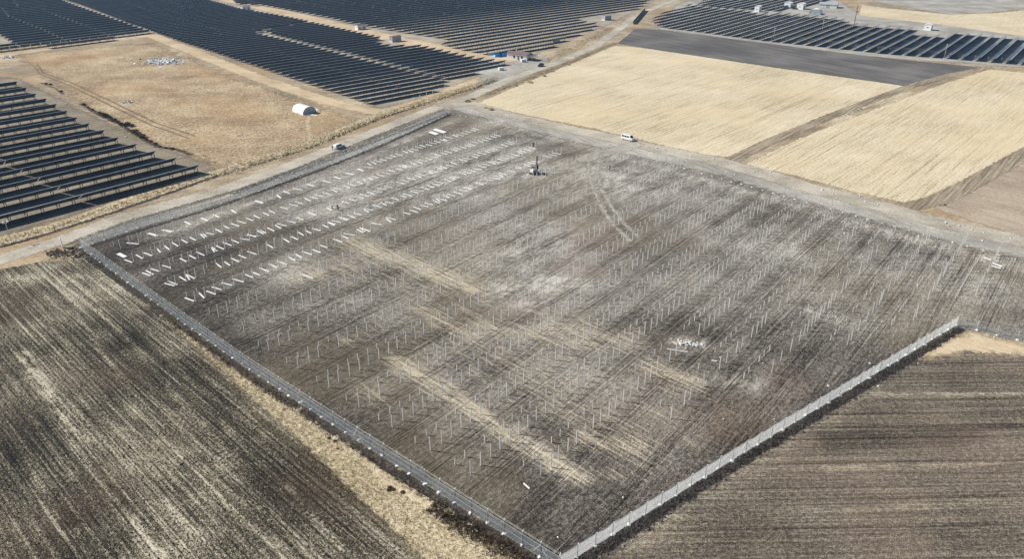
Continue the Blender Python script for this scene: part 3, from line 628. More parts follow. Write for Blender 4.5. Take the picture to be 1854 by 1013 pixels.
fence([at(470, 284), at(640, 226)], 4.2, 'post and wire fence at the edge of the rusty grass', mesh=False, foot=False, mat='concrete', wires=3, h=2.0, braces=False, name='post_and_wire_fence', r=.08)
fence([at(640, 226), at(806, 163)], 5.0, 'post and wire fence below the middle panel block', mesh=False, foot=False, mat='concrete', wires=3, h=2.0, braces=False, name='post_and_wire_fence', r=.08)
fence([at(1150, 50), at(1990, 128)], 6.0, 'thin post and wire fence in front of the panels at the top right', mesh=False, foot=False, mat='galv', wires=2, h=2.0, braces=False, name='post_and_wire_fence', r=.05)
gf = empty('netting_fence', at(1146, 44), 0, 'dark green netting fence beside the road bend', 'fence'); ga, gb = at(1146, 44), at(1168, 19)
dd = gb - ga; gf.rotation_euler.z = math.atan2(dd.y, dd.x); L = dd.length
b = MB(); b.box(0, L, -.04, .04, .1, 2.3); b.obj('netting', M['green'], gf)
pm = MB(); pm.box(-.06, .06, -.12, -.045, 0, 2.4); pm = pm.mesh('post', M['galv'])
for i in range(int(L / 6) + 1): put('post', pm, gf, (i * 6, 0, 0))

# ------------------------------------------------------------------ vehicles
def loft(stations):
    """stations: (x, zbottom, zbelt, ztop, half width, half width at top) -> closed car body"""
    b = MB(); n = 10
    for x, zb, zm, zt, w, wt in stations:
        b.v += [(x, -w * .86, zb), (x, -w, zb + .18), (x, -w, zm), (x, -wt, zt - .05), (x, -wt * .8, zt), (x, wt * .8, zt), (x, wt, zt - .05), (x, w, zm), (x, w, zb + .18), (x, w * .86, zb)]
    for i in range(len(stations) - 1):
        for j in range(n):
            k = (j + 1) % n; b.f.append((i * n + j, i * n + k, (i + 1) * n + k, (i + 1) * n + j))
    b.f += [tuple(range(n)), tuple((len(stations) - 1) * n + j for j in range(n))]
    return b
def wheel(parent, x, y, r=.32, w=.2):
    t = MB(); t.tube([(x, y - w / 2, r), (x, y + w / 2, r)], r, 16); o = t.obj('wheel', M['tyre'], parent)
    q = MB(); s_ = 1 if y > 0 else -1; q.tube([(x, y + s_ * w * .4, r), (x, y + s_ * (w / 2 + .015), r)], r * .6, 12); q.obj('rim', M['alu'], o)
def car(loc, rz, label, paint, kind='wagon'):
    o = empty('parked_van' if kind == 'van' else 'parked_car', loc, rz, label, 'van' if kind == 'van' else 'car')
    if kind == 'wagon': st_ = [(-2.2, .45, .85, .95, .72, .68), (-2.15, .3, .95, 1.35, .84, .66), (-1.95, .25, .95, 1.55, .86, .64), (-.5, .25, .95, 1.6, .87, .66), (.3, .25, .95, 1.56, .87, .66), (1.0, .25, .95, 1.02, .86, .74), (1.8, .27, .82, .90, .83, .72), (2.15, .32, .70, .78, .76, .66), (2.22, .4, .62, .66, .66, .6)]; L = 2.2; B = [(-1.85, -.95), (-.9, -.05), (0, .62)]; zb, hw, tw, zt = .95, .865, .655, 1.57
    elif kind == 'van': st_ = [(-2.4, .45, 1.1, 1.7, .86, .74), (-2.36, .32, 1.1, 1.88, .9, .76), (-1.0, .28, 1.1, 1.96, .93, .78), (.9, .28, 1.1, 1.94, .93, .78), (1.15, .28, 1.1, 1.88, .93, .76), (1.75, .28, 1.08, 1.16, .9, .74), (2.25, .32, .9, .98, .85, .72), (2.42, .4, .7, .76, .76, .66)]; L = 2.4; B = [(-2.1, -1.2), (-1.05, -.05), (.1, 1.1)]; zb, hw, tw, zt = 1.12, .93, .775, 1.92
    else: st_ = [(-2.05, .45, .85, .95, .74, .68), (-2.0, .3, .95, 1.05, .84, .7), (-1.5, .25, .95, 1.45, .86, .64), (-.4, .25, .95, 1.5, .87, .64), (.25, .25, .95, 1.45, .87, .64), (.95, .25, .95, 1.0, .86, .74), (1.7, .27, .82, .88, .83, .72), (2.05, .35, .66, .74, .74, .64)]; L = 2.0; B = [(-1.35, -.45), (-.38, .5)]; zb, hw, tw, zt = .95, .865, .64, 1.46
    loft(st_).obj('body', M[paint], o, smooth=False)
    for s_ in (-1, 1):
        for x0, x1 in B:
            w = MB(); q = lambda x, t_: (x, s_ * (hw + (tw - hw) * t_ + .012), zb + (zt - zb) * t_)
            i0, i1 = (.22, .3) if x1 == B[-1][1] else (0, 0)
            w.add([q(x0, .08), q(x1, .08), q(x1 - i1, .82), q(x0, .82)], [(0, 1, 2, 3)]); w.obj('side_window', M['glass'], o)
        for x in (-L * .62, L * .64): wheel(o, x, s_ * (hw - .08))
        h = MB(); h.box(L - .06, L + .0, s_ * .62 - .14, s_ * .62 + .14, .62, .78); h.obj('headlight', M['lamp'], o)
        h = MB(); h.box(-L - .02, -L + .1, s_ * .72 - .07, s_ * .72 + .07, .8, 1.05); h.obj('tail_lamp', M['redlamp'], o)
    xs = [(s[0], s[3], s[5]) for s in st_]
    def glass(i, j, name):
        (xa, za, wa), (xb, zb_, wb) = xs[i], xs[j]; w = MB(); f = lambda t_, s_: (xa + (xb - xa) * t_, s_ * (wa + (wb - wa) * t_) * .84, za + (zb_ - za) * t_ + .025)
        w.add([f(.12, -1), f(.12, 1), f(.86, 1), f(.86, -1)], [(0, 1, 2, 3)]); w.obj(name, M['glass'], o)
    wi = {'wagon': (4, 5), 'van': (4, 5), 'sedan': (4, 5)}[kind]; glass(*wi, 'windscreen')
    ri = MB(); xr = st_[1][0] - .012 if kind != 'sedan' else None
    if xr is not None:
        z0, z1 = st_[1][2] + .05, st_[1][3] - .06; ri.add([(xr, -.6, z0), (xr, .6, z0), (xr + .0, .52, z1), (xr, -.52, z1)], [(0, 1, 2, 3)]); ri.obj('rear_window', M['glass'], o)
    else: glass(1, 2, 'rear_window')
    return o
def head(a, b): d = at(*b) - at(*a); return math.atan2(d.y, d.x)
car(at(614, 268), head((590, 278), (650, 256)), 'white estate car parked on the gravel road outside the site fence', 'carwhite', 'wagon')
car(at(1137, 254), head((1120, 250), (1160, 260)), 'white van parked on the gravel road at the site entrance', 'carwhite', 'van')
car(at(979, 120), head((990, 113), (960, 124)), 'black car parked in the yard near the white house', 'blackpaint', 'sedan')
car(at(1008, 76), head((990, 80), (1020, 74)), 'pale van parked at the end of the panel rows beyond the white house', 'offwhite', 'van')

# piling rig
rg = empty('piling_rig', at(967, 315), UA + math.pi * -.02, 'small tracked piling rig with tall dark mast among the posts', 'piling rig'); rg.scale = (.84, .84, .84)
for s_ in (-1, 1):
    t = MB(); prof = [(-1.5, .12), (-1.3, 0), (1.3, 0), (1.5, .12), (1.62, .35), (1.5, .6), (1.3, .68), (-1.3, .68), (-1.5, .6), (-1.62, .35)]
    t.poly_prism(prof, s_ * .95 - .2, s_ * .95 + .2); tr = t.obj('track', M['machdark'], rg)
    for x in (-1.25, -.6, 0, .6, 1.25):
        q = MB(); q.tube([(x, s_ * 1.16, .34), (x, s_ * 1.2, .34)], .22, 10); q.obj('track_roller', M['darksteel'], tr)
b = MB(); b.box(-1.3, 1.2, -.74, .74, .45, .8); b.obj('chassis', M['machdark'], rg)
b = MB(); b.poly_prism([(-1.6, .82), (.2, .82), (.2, 1.55), (-.2, 1.9), (-1.3, 1.9), (-1.6, 1.6)], -.72, .72); eng = b.obj('engine_cover', M['offwhite'], rg)
b = MB(); b.box(-1.2, -.3, -.735, .735, 1.2, 1.62); b.obj('cooling_grille', M['machdark'], eng)
b = MB(); b.tube([(-1.1, .4, 1.88), (-1.1, .4, 2.35)], .06, 8); b.obj('exhaust', M['machdark'], eng)
b = MB(); b.box(-.9, .3, -.7, .7, 2.45, 2.52); can = b.obj('canopy', M['machdark'], rg)
for x in (-.85, .25):
    for y in (-.62, .62): q = MB(); q.box(x - .04, x + .04, y - .04, y + .04, .8, 2.45); q.obj('canopy_post', M['machdark'], can)
b = MB(); b.box(.55, .95, -.55, .55, .8, 2.1); b.obj('control_panel', M['white'], rg)
b = MB(); b.bar((1.55, 0, .2), (1.5, 0, 6.4), .34, .26); mast = b.obj('mast', M['machdark'], rg)
for z in range(1, 12): 
    pass
b = MB(); b.box(1.68, 2.08, -.24, .24, 1.3, 2.9); b.obj('hydraulic_hammer', M['machdark'], mast)
b = MB(); b.tube([(1.5, -.25, 6.45), (1.5, .25, 6.45)], .16, 12); b.obj('mast_sheave', M['darksteel'], mast)
for s_ in (-.4, .4): b = MB(); b.bar((.4, s_, .9), (1.42, s_ * .5, 3.4), .12); b.obj('mast_strut', M['darksteel'], rg)
b = MB(); b.tube([(.5, .3, 1.9), (.9, .35, 3.4), (1.4, .2, 3.9), (1.75, .15, 2.9)], .04, 6); b.obj('hydraulic_hose', M['machdark'], rg)
b = MB(); b.box(0, .9, 0, .6, 0, .5); b.box(.05, .85, .05, .55, .5, .62); tb = b.obj('shadow_block', M['machdark'], None, at(985, 318), (0, 0, .4)); tag(tb, 'dark block standing in for shadow on the ground right of the piling rig', 'shadow block')  # dark block added where the rig throws its shadow

# ------------------------------------------------------------------ people
def skin_mesh(name, verts, edges, radii, mat, root=0, lvl=2):
    m = bpy.data.meshes.new(name + '_cage'); m.from_pydata(verts, edges, [])
    o = bpy.data.objects.new(name, m); COL.objects.link(o)
    o.modifiers.new('skin', 'SKIN'); sv = m.skin_vertices[0].data if m.skin_vertices else None
    if sv is None:
        bpy.context.view_layer.objects.active = o; bpy.ops.mesh.customdata_skin_add(); sv = m.skin_vertices[0].data
    for i, r in enumerate(radii): sv[i].radius = (r, r) if not isinstance(r, tuple) else r; sv[i].use_root = (i == root)
    ss = o.modifiers.new('sub', 'SUBSURF'); ss.levels = lvl; ss.render_levels = lvl
    dg = bpy.context.evaluated_depsgraph_get(); e = o.evaluated_get(dg); me = bpy.data.meshes.new_from_object(e)
    bpy.data.objects.remove(o); bpy.data.meshes.remove(m); me.name = name; me.materials.clear(); me.materials.append(mat)
    for p in me.polygons: p.use_smooth = True
    return me
def person(loc, rz, label, pose='stand', top='clothdark', legs='clothblue', hat=None):
    o = empty('person', loc, rz, label, 'person')
    b = {'stand': 0.05, 'bend': 1.15, 'stoop': .6}[pose]
    def sp(h):                                  # point up the spine, pelvis at z .95
        return Vector((math.sin(b) * h, 0, .95 + math.cos(b) * h))
    J = [sp(0), sp(.25), sp(.48), sp(.56), sp(.66) + Vector((.02, 0, 0)), sp(.74) + Vector((.03, 0, .0))]
    E_ = [(0, 1), (1, 2), (2, 3), (3, 4), (4, 5)]; rad = [(.15, .12), (.13, .11), (.16, .11), .055, .085, .075]
    arms, lg = [], []
    for s_ in (-1, 1):
        k = len(J); st_ = .12 if s_ > 0 else -.06
        J += [Vector((st_ * .2, s_ * .09, .86)), Vector((st_ + .03, s_ * .11, .5)), Vector((st_, s_ * .12, .10)), Vector((st_ + .16, s_ * .13, .04))]
        E_ += [(0, k), (k, k + 1), (k + 1, k + 2), (k + 2, k + 3)]; rad += [.10, .07, .05, .04]; lg.append(k)
    for s_ in (-1, 1):
        k = len(J); sh = sp(.47) + Vector((0, s_ * .18, 0)); dwn = Vector((.25 if pose != 'stand' else .05, s_ * .06, -.27 if pose != 'stand' else -.30))
        el = sh + dwn; wr = el + Vector((.12 if pose != 'stand' else .08, -s_ * .02, -.22)); J += [sh, el, wr]
        E_ += [(2, k), (k, k + 1), (k + 1, k + 2)]; rad += [.06, .045, .032]; arms.append(k)
        palm = wr + Vector((.02, 0, -.07)); J.append(palm); E_.append((k + 2, k + 3)); rad.append((.035, .02))
        for q, (fx, fl) in enumerate(((-.030, .07), (-.010, .085), (.010, .08), (.030, .06))):
            t0 = palm + Vector((fx, 0, -.05)); J += [t0, t0 + Vector((.01, -s_ * .015, -fl))]; E_ += [(k + 3, len(J) - 2), (len(J) - 2, len(J) - 1)]; rad += [.009, .008]
        J += [palm + Vector((.05, -s_ * .02, -.03))]; E_.append((k + 3, len(J) - 1)); rad.append(.010)
    body = skin_mesh('body', J, E_, rad, M['skin']); put('body', body, o)
    tv = [J[0], J[1], J[2]] + [J[a + i] for a in arms for i in (0, 1, 2)]
    te = [(0, 1), (1, 2), (2, 3), (3, 4), (4, 5), (2, 6), (6, 7), (7, 8)]
    put('jacket', skin_mesh('jacket', tv, te, [(.18, .15), (.17, .14), (.19, .14), .085, .068, .05, .085, .068, .05], M[top]), o)
    lv = [J[0]] + [J[a + i] for a in lg for i in (0, 1, 2)]
    put('trousers', skin_mesh('trousers', lv, [(0, 1), (1, 2), (2, 3), (0, 4), (4, 5), (5, 6)], [(.17, .14), .125, .09, .07, .125, .09, .07], M[legs]), o)
    for a in lg: 
        q = MB(); p3 = J[a + 2]; q.box(p3.x - .09, p3.x + .2, p3.y - .055, p3.y + .055, 0, .09); q.obj('shoe', M['clothdark'], o)
    hc = (J[4] + J[5]) / 2; ax = (J[5] - J[4]).normalized()
    hb = bmesh.new(); bmesh.ops.create_icosphere(hb, subdivisions=2, radius=.108); bmesh.ops.delete(hb, geom=[v for v in hb.verts if v.co.z < .015 and v.co.x > -.06 or v.co.z < -.05], context='VERTS')
    hm = bpy.data.meshes.new('hair'); hb.to_mesh(hm); hb.free(); hm.materials.append(M[hat or 'hair']); put('hair' if not hat else 'cap', hm, o, hc + ax * .03, (0, b * .7, 0))
    fa = MB(); fwd = Vector((math.cos(b), 0, -math.sin(b)))
    f0 = hc + fwd * .085; fa.add([f0 + Vector((0, -.015, 0)) - ax * .03, f0 + Vector((0, .015, 0)) - ax * .03, f0 + ax * .02, f0 + fwd * .03 - ax * .025], [(0, 1, 3), (1, 2, 3), (2, 0, 3)]); fa.obj('nose', M['skin'], o)
    for s_ in (-1, 1):
        e = MB(); c_ = hc + fwd * .082 + Vector((0, s_ * .032, 0)) + ax * .02; e.bar(c_, c_ + fwd * .012, .02, .012); e.obj('eye', M['hair'], o)
        e = MB(); c_ = hc + Vector((0, s_ * .085, 0)); e.bar(c_ - ax * .03, c_ + ax * .03, .03, .02); e.obj('ear', M['skin'], o)
    return o
person(at(602, 272), head((602, 272), (620, 266)), 'person in dark clothes standing behind the white estate car', 'stand', 'clothdark', 'clothdark')
person(at(601, 378), head((601, 378), (615, 382)), 'person in pale top bending over steel sections, left of two workers', 'bend', 'clothwhite', 'clothdark', 'clothwhite')
person(at(613, 381), head((613, 381), (600, 378)), 'person in dark jacket stooping over steel sections, right of two workers', 'stoop', 'clothdark', 'clothblue')
person(at(966, 266), head((966, 266), (950, 280)), 'person in dark clothes standing beyond the piling rig', 'stand', 'clothdark', 'clothdark')
person(at(1104, 308), head((1104, 308), (1090, 310)), 'person in dark clothes standing beside the curved wheel tracks', 'stand', 'clothdark', 'clothblue')
person(at(1716, 474), head((1716, 474), (1690, 480)), 'person in dark clothes standing among the posts at the right', 'stand', 'clothblue', 'clothdark')

# ------------------------------------------------------------------ buildings and kiosks
def gable_box(o, lx, ly, h, rise, wall, roof, ov=.25, axis='x'):
    b = MB(); b.box(-lx / 2, lx / 2, -ly / 2, ly / 2, 0, h)
    b.add([(-lx / 2, -ly / 2, h), (-lx / 2, ly / 2, h), (-lx / 2, 0, h + rise)], [(0, 1, 2)]); b.add([(lx / 2, -ly / 2, h), (lx / 2, ly / 2, h), (lx / 2, 0, h + rise)], [(0, 1, 2)])
    w = b.obj('wall', M[wall], o)
    r = MB(); t_ = .1; sl = rise / (ly / 2)
    for s_ in (-1, 1):
        e0 = (ly / 2 + ov); z0 = h - ov * sl + .02
        r.hexa([(-lx / 2 - ov, 0, h + rise + .02), (lx / 2 + ov, 0, h + rise + .02), (lx / 2 + ov, s_ * e0, z0), (-lx / 2 - ov, s_ * e0, z0),
                (-lx / 2 - ov, 0, h + rise + t_), (lx / 2 + ov, 0, h + rise + t_), (lx / 2 + ov, s_ * e0, z0 + t_), (-lx / 2 - ov, s_ * e0, z0 + t_)])
    r.obj('roof', M[roof], o); return w
def door(o, x, y, rz, w=.9, h=2.0, mat='grey', name='door', z=0.02):
    b = MB(); b.box(-w / 2, w / 2, -.03, .03, 0, h); d = b.obj(name, M[mat], o, (x, y, z), (0, 0, rz))
    q = MB(); q.box(w * .3, w * .36, -.07, .07, h * .48, h * .56); q.obj('handle', M['darksteel'], d)
def kiosk(px, ang, label, lx=5.0, ly=2.6, h=2.7, wall='white', roof='roofgrey', doors=2):
    o = empty('transformer_kiosk', at(*px), ang, label, 'kiosk')
    pl = MB(); pl.box(-lx / 2 - .3, lx / 2 + .3, -ly / 2 - .3, ly / 2 + .3, 0, .22); pl.obj('plinth', M['concrete'], o)
    gable_box(o, lx, ly, h, .45, wall, roof)
    for i in range(doors): door(o, -lx / 2 + (i + .5) * lx / doors, -ly / 2 - .032, 0, min(1.2, lx / doors * .7), 2.0, 'grey', z=.25)
    door(o, lx / 2 + .032, 0, math.pi / 2, 1.0, 2.0, 'grey', z=.25)
    v = MB(); v.box(-lx / 2 - .04, -lx / 2 - .002, -.5, .5, 1.5, 2.1); v.obj('vent', M['darksteel'], o)
    return o
A8 = UA + R(-8)
kiosk((653, 53), A8, 'white kiosk with brown roof beside the sandy track, middle of the three on that track', 6.5, 3.2, 2.8, 'white', 'roofbrown')
kiosk((716, 75), A8, 'grey kiosk with brown roof beside the sandy track, nearest of the three', 6.5, 3.0, 2.9, 'grey', 'roofbrown', 1)
kiosk((445, 18), A8, 'white kiosk with grey roof beside the sandy track, farthest of the three', 6.5, 3.4, 2.8, 'white', 'roofgrey')
kiosk((1098, 36), UA + R(-20), 'blue grey kiosk with open dark front beside the road bend', 5.5, 3.6, 2.9, 'grey', 'roofgrey', 2)
kiosk((1680, 54), UA, 'small white kiosk behind the panel rows at the far right', 4.6, 4.2, 3.4, 'white', 'white', 1)
kiosk((1427, 14), UA, 'white kiosk behind the far panels, left of the pair', 5.5, 5.0, 4.0, 'white', 'white', 1)
kiosk((1450, 16), UA, 'white kiosk behind the far panels, right of the pair', 6.0, 5.0, 4.0, 'white', 'white', 1)
kiosk((1372, 21), UA, 'lone white kiosk standing at the edge of the panels left of the kiosk pair', 5.0, 3.6, 4.2, 'white', 'white', 1)
# white house with porch and reddish roof
h_ = empty('white_house', at(940, 107), UA + R(-78), 'white single storey house with reddish brown roof and open porch', 'house')
gable_box(h_, 11.5, 5.6, 3.0, .9, 'white', 'roofbrown', .4)
for x in (2.9, -1.6): b = MB(); b.box(x - .5, x + .5, -2.85, -2.805, 1.0, 2.2); w = b.obj('window', M['glass'], h_); q = MB(); q.box(x - .58, x + .58, -2.87, -2.81, .92, 1.0); q.obj('sill', M['concrete'], w)
door(h_, .8, -2.835, 0, .95, 2.1, 'darksteel')
b = MB(); b.hexa([(5.95, -3.0, 2.75), (9.2, -3.0, 2.45), (9.2, 3.0, 2.45), (5.95, 3.0, 2.75), (5.95, -3.0, 2.85), (9.2, -3.0, 2.55), (9.2, 3.0, 2.55), (5.95, 3.0, 2.85)]); po = b.obj('porch_roof', M['roofbrown'], h_)
for y in (-2.8, -.9, .9, 2.8): b = MB(); b.box(8.95, 9.1, y - .07, y + .07, 0, 2.44); b.obj('porch_post', M['wood'], po)
b = MB(); b.box(6.0, 8.6, -1.4, 1.4, 0, .9); b.obj('porch_bench', M['darksteel'], h_)
b = MB(); b.box(-2.4, -1.9, .9, 1.3, 3.2, 4.6); b.obj('chimney', M['offwhite'], h_)
# blue tarpaulin stacks beside the house
def tarp(px, rz, lx, ly, h, label):
    b = MB(); n = 7; 
    for i in range(n):
        for j in range(n):
            x, y = (i / (n - 1) - .5), (j / (n - 1) - .5); e = max(abs(x), abs(y)) * 2
            z = h * (1 - max(0, e - .62) * 2.3) + random.uniform(-.14, .14) if e < .99 else .03
            b.v.append((x * lx + random.uniform(-.08, .08), y * ly + random.uniform(-.08, .08), max(.03, z)))
    for i in range(n - 1):
        for j in range(n - 1): b.f.append((i * n + j, (i + 1) * n + j, (i + 1) * n + j + 1, i * n + j + 1))
    o = b.obj('covered_stack', M['tarp'], None, at(*px), (0, 0, rz)); tag(o, label, 'covered stack')
tarp((899, 102), A8, 5.0, 3.0, 1.9, 'bright blue tarpaulin over a stack beside the white house, left of two'); tarp((911, 101), A8, 5.0, 3.2, 1.9, 'bright blue tarpaulin over a stack beside the white house, right of two')
# pale crates in the yard
for px, lab in (((947, 112), 'pale crate in the yard in front of the white house'), ((907, 127), 'grey wooden crate below the last panel rows left of the yard'), ((887, 99), 'pale crate at the left end of the blue tarpaulins')):
    o = empty('wooden_crate', at(*px), .5, lab, 'crate'); b = MB(); b.box(-1.2, 1.2, -.8, .8, .12, 1.3); b.obj('crate_box', M['offwhite'], o)
    b = MB(); b.box(-1.28, 1.28, -.88, .88, 1.303, 1.38); b.obj('lid', M['concrete'], o); b = MB()
    for y in (-.6, 0, .6): b.box(-1.2, 1.2, y - .08, y + .08, 0, .118)
    b.obj('pallet', M['wood'], o)
# film tunnels
def tunnel(px, rz, r, L, label, k=.8):
    o = empty('film_tunnel', at(*px), rz, label, 'tunnel'); n = 20; b = MB()
    arc = [(r * math.cos(math.pi * j / n), r * k * 1.15 * math.sin(math.pi * j / n) ** .85) for j in range(n + 1)]
    m = 8
    for i in range(m + 1):
        w = 1 - .012 * (i % 2)
        b.v += [(-L / 2 + L * i / m, y * w, z * w + .02) for y, z in arc]
    for i in range(m):
        for j in range(n): b.f.append((i * (n + 1) + j, i * (n + 1) + j + 1, (i + 1) * (n + 1) + j + 1, (i + 1) * (n + 1) + j))
    b.obj('cover', M['poly'], o, smooth=True)
    for x in (-L / 2 + .15, L / 2 - .15):
        e = MB(); e.add([(x, y * .97, z * .97 + .02) for y, z in arc], [tuple(range(n + 1))]); ew = e.obj('end_wall', M['polyend'], o)
        d = MB(); s_ = 1 if x > 0 else -1; d.box(x + s_ * .01, x + s_ * .05, -.6, .6, .05, 2.0); d.obj('door', M['grey'], ew)
    rb = MB()
    for i in range(0, m + 1, 2): 
        x = max(-L / 2 + .05, min(L / 2 - .05, -L / 2 + L * i / m)); rb.tube([(x, y * 1.0, z * 1.0 + .03) for y, z in arc], .03, 5)
    rb.obj('hoop', M['galv'], o); return o
tunnel((551, 203), math.atan2(N.y, N.x) - .12, 3.0, 8.0, 'white film tunnel standing alone on the rusty grass')
tunnel((1477, 25), UA + R(8), 4.0, 9.0, 'white film tunnel behind the panels, right of the kiosk pair')
o = empty('pale_shed', at(1500, 13), UA + R(-80), 'low pale shed with wide light sloping roof at the top right', 'shed')
gable_box(o, 13, 9, 2.6, 1.2, 'offwhite', 'polyend', .4); door(o, 0, -4.535, 0, 2.4, 2.3, 'grey')
# plank sheet lying by the tunnel
b = MB(); b.box(-1.5, 1.5, -.7, .7, .02, .12); b.box(-1.3, 1.2, -.5, .6, .12, .2); o = b.obj('board_stack', M['white'], None, at(572, 199), (0, 0, -.5)); tag(o, 'white boards lying right of the film tunnel', 'boards')
b = MB(); b.box(-2.8, 2.8, -.6, .6, .02, .14); b.box(-2.6, 1.0, -.5, .5, .14, .24); o = b.obj('slab_step', M['concrete'], None, at(564, 208), (0, 0, -.42)); tag(o, 'pale slab in front of the film tunnel door', 'slab')

# ------------------------------------------------------------------ poles, boards, rubble, stones
def pole(px, h, label, mat='galv', r=.07, lamp=True, foot=True):
    o = empty('light_mast', at(*px), UA, label, 'mast'); b = MB(); b.tube([(0, 0, 0), (0, 0, h)], [r, r * .7], 8); b.obj('pole', M[mat], o, smooth=True)
    if lamp:
        b = MB(); b.box(-.6, .6, -.05, .05, h - .06, h + .06); cr = b.obj('crossarm', M[mat], o)
        for x in (-.5, .5): b = MB(); b.hexa([(x - .22, -.14, h + .07), (x + .22, -.14, h + .07), (x + .22, .14, h + .14), (x - .22, .14, h + .14), (x - .22, -.2, h + .4), (x + .22, -.2, h + .4), (x + .22, .06, h + .46), (x - .22, .06, h + .46)]); b.obj('floodlight', M['white'], cr)
    if foot: b = MB(); b.tube([(0, 0, 0), (0, 0, .25)], [.35, .28], 10); b.obj('footing', M['concrete'], o)
    return o
pole((21, 440), 5.2, 'grey mast with two lamp heads beside the left panel rows near the road')
pole((228, 248), 4.0, 'thin mast beside the dark ditch bushes', lamp=False)
pole((120, 188), 3.4, 'thin mast at the upper end of the ditch', lamp=False)
pole((413, 312), 4.6, 'pale post standing between the panel rows and the road, left of its neighbour', lamp=False, r=.11)
pole((427, 314), 3.0, 'short pale post beside the road, right of its taller neighbour', lamp=False, r=.11)
pole((1488, 58), 7, 'grey mast with lamps among the top right panels, left one', r=.1)
pole((1709, 106), 7, 'grey mast with lamps before the top right panels, right one', r=.1)
pole((1400, 74), 7, 'grey mast with lamps at the edge of the ploughed field', r=.1)
o = empty('power_pole', at(1547, 42), UA, 'brown wooden power pole with crossarm at the top right', 'power pole'); b = MB(); b.tube([(0, 0, 0), (0, 0, 12.5)], [.26, .18], 8); b.obj('pole', M['wood'], o, smooth=True)
b = MB(); b.box(-1.4, 1.4, -.09, .09, 9.2, 9.42); ca = b.obj('crossarm', M['wood'], o)
for x in (-1.2, 0, 1.2): b = MB(); b.tube([(x, 0, 9.42), (x, 0, 9.75)], [.08, .05], 8); b.obj('insulator', M['grey'], ca)
b = MB(); b.box(-.5, .5, -.5, -.2, 7.0, 8.1); b.obj('transformer_box', M['wood'], o)
# tall white board at the road
o = empty('white_board', at(113, 449), R(-53), 'tall white board on a dark soil mound beside the gravel road', 'board'); b = MB(); b.box(-.55, .55, -.05, .05, .25, 2.5); b.obj('panel', M['white'], o)
for x in (-.5, .5): b = MB(); b.box(x - .05, x + .05, .052, .14, 0, 3.0); b.obj('board_post', M['white'], o)
def heap_mesh(lx, ly, h, n, smin, smax, mat, flat=.35):
    b = MB()
    for _ in range(n):
        r_ = min(1.25, abs(random.gauss(0, .5))); a = random.random() * 6.283; x, y = r_ * math.cos(a) * lx / 2, r_ * math.sin(a) * ly / 2
        z = h * max(0, 1 - r_ ** 1.5) * random.random(); s_ = random.uniform(smin, smax); sx, sy, sz = s_ * random.uniform(.6, 1.5), s_ * random.uniform(.5, 1), s_ * random.uniform(.15, flat)
        Mx = Matrix.Translation((x, y, z + sz * .6)) @ Matrix.Rotation(random.random() * 6.28, 4, 'Z') @ Matrix.Rotation(random.gauss(0, .45), 4, 'X') @ Matrix.Rotation(random.gauss(0, .45), 4, 'Y')
        j = lambda: random.uniform(.75, 1.1)
        b.hexa([Mx @ Vector((qx * sx / 2 * j(), qy * sy / 2 * j(), qz * sz / 2)) for qz in (-1, 1) for qx, qy in ((-1, -1), (1, -1), (1, 1), (-1, 1))])
    return b
def heap(px, rz, args, label, mat):
    o = heap_mesh(*args, mat).obj('rubble_heap', M[mat], None, at(*px), (0, 0, rz)); tag(o, label, 'rubble heap')
heap((1240, 624), -.3, (5.4, 3.0, .2, 110, .15, .55), 'white heap of broken slabs in the middle of the post rows at the right', 'stone')
heap((1262, 627), -.3, (2.8, 1.8, .16, 40, .12, .5), 'small white heap of broken pieces right of the larger slab heap', 'stone')
heap((295, 112), -.4, (26, 20, .5, 800, .25, 1.2), 'wide pale rubble heap on the grass in front of the blue panel rows', 'rubble')
heap((438, 246), -.2, (6, 3, .25, 40, .2, .6), 'low pale rubble heap near the middle of the rough grass', 'rubble')
heap((231, 186), -.2, (5, 2.5, .6, 30, .4, 1.2), 'small pale rubbish heap beside the wheel ruts', 'rubble')
heap((14, 104), -.2, (9, 5, .8, 50, .4, 1.4), 'pale rubble heap at the left end of the sandy track', 'rubble')
SM = []
for i in range(4):
    sb = bmesh.new(); bmesh.ops.create_icosphere(sb, subdivisions=2, radius=1)
    for v in sb.verts: v.co *= random.uniform(.85, 1.12); v.co.z = max(-.3, v.co.z)
    m = bpy.data.meshes.new('marker_stone'); sb.to_mesh(m); sb.free(); m.materials.append(M['stone']); SM.append(m)
SP = [(780 + x / 7.914, 180 + y / 7.914) for x, y in ((1015, 240), (1120, 262), (1225, 287), (1270, 302), (1330, 299), (1435, 327), (1535, 342), (1305, 402), (1535, 438), (950, 298))]
SP += [(960 + x / 7.914, 240 + y / 7.914) for x, y in ((1565, 170), (1810, 224), (1555, 267), (900, 237), (1660, 290), (1120, 172))]
SP += [(1180 + x / 7.914, 260 + y / 7.914) for x, y in ((70, 67), (185, 94), (312, 127), (560, 185), (688, 215), (808, 244), (890, 217), (440, 264), (1330, 377), (1465, 408), (1705, 407), (290, 236), (1065, 412), (1190, 445))]
SP += [(1380 + x / 7.914, 340 + y / 7.914) for x, y in ((860, 32), (1015, 77), (1025, 37), (1400, 120), (1478, 202), (1655, 247), (1180, 660), (830, 572), (455, 822))]
SP += [(1600 + x / 7.24, 400 + y / 7.24) for x, y in ((815, 24), (850, 64), (990, 68), (1160, 112), (1315, 152), (1665, 228), (1295, 262), (460, 206))]
for x, y in SP:
    s_ = random.uniform(.18, .32); o = put('marker_stone', random.choice(SM), None, at(x, y, .1), (random.random(), random.random(), random.random() * 6), (s_ * 1.2, s_, s_ * .9))
    tag(o, 'white stone lying along the far gravel road', 'stone', 'white stones along the far gravel road')
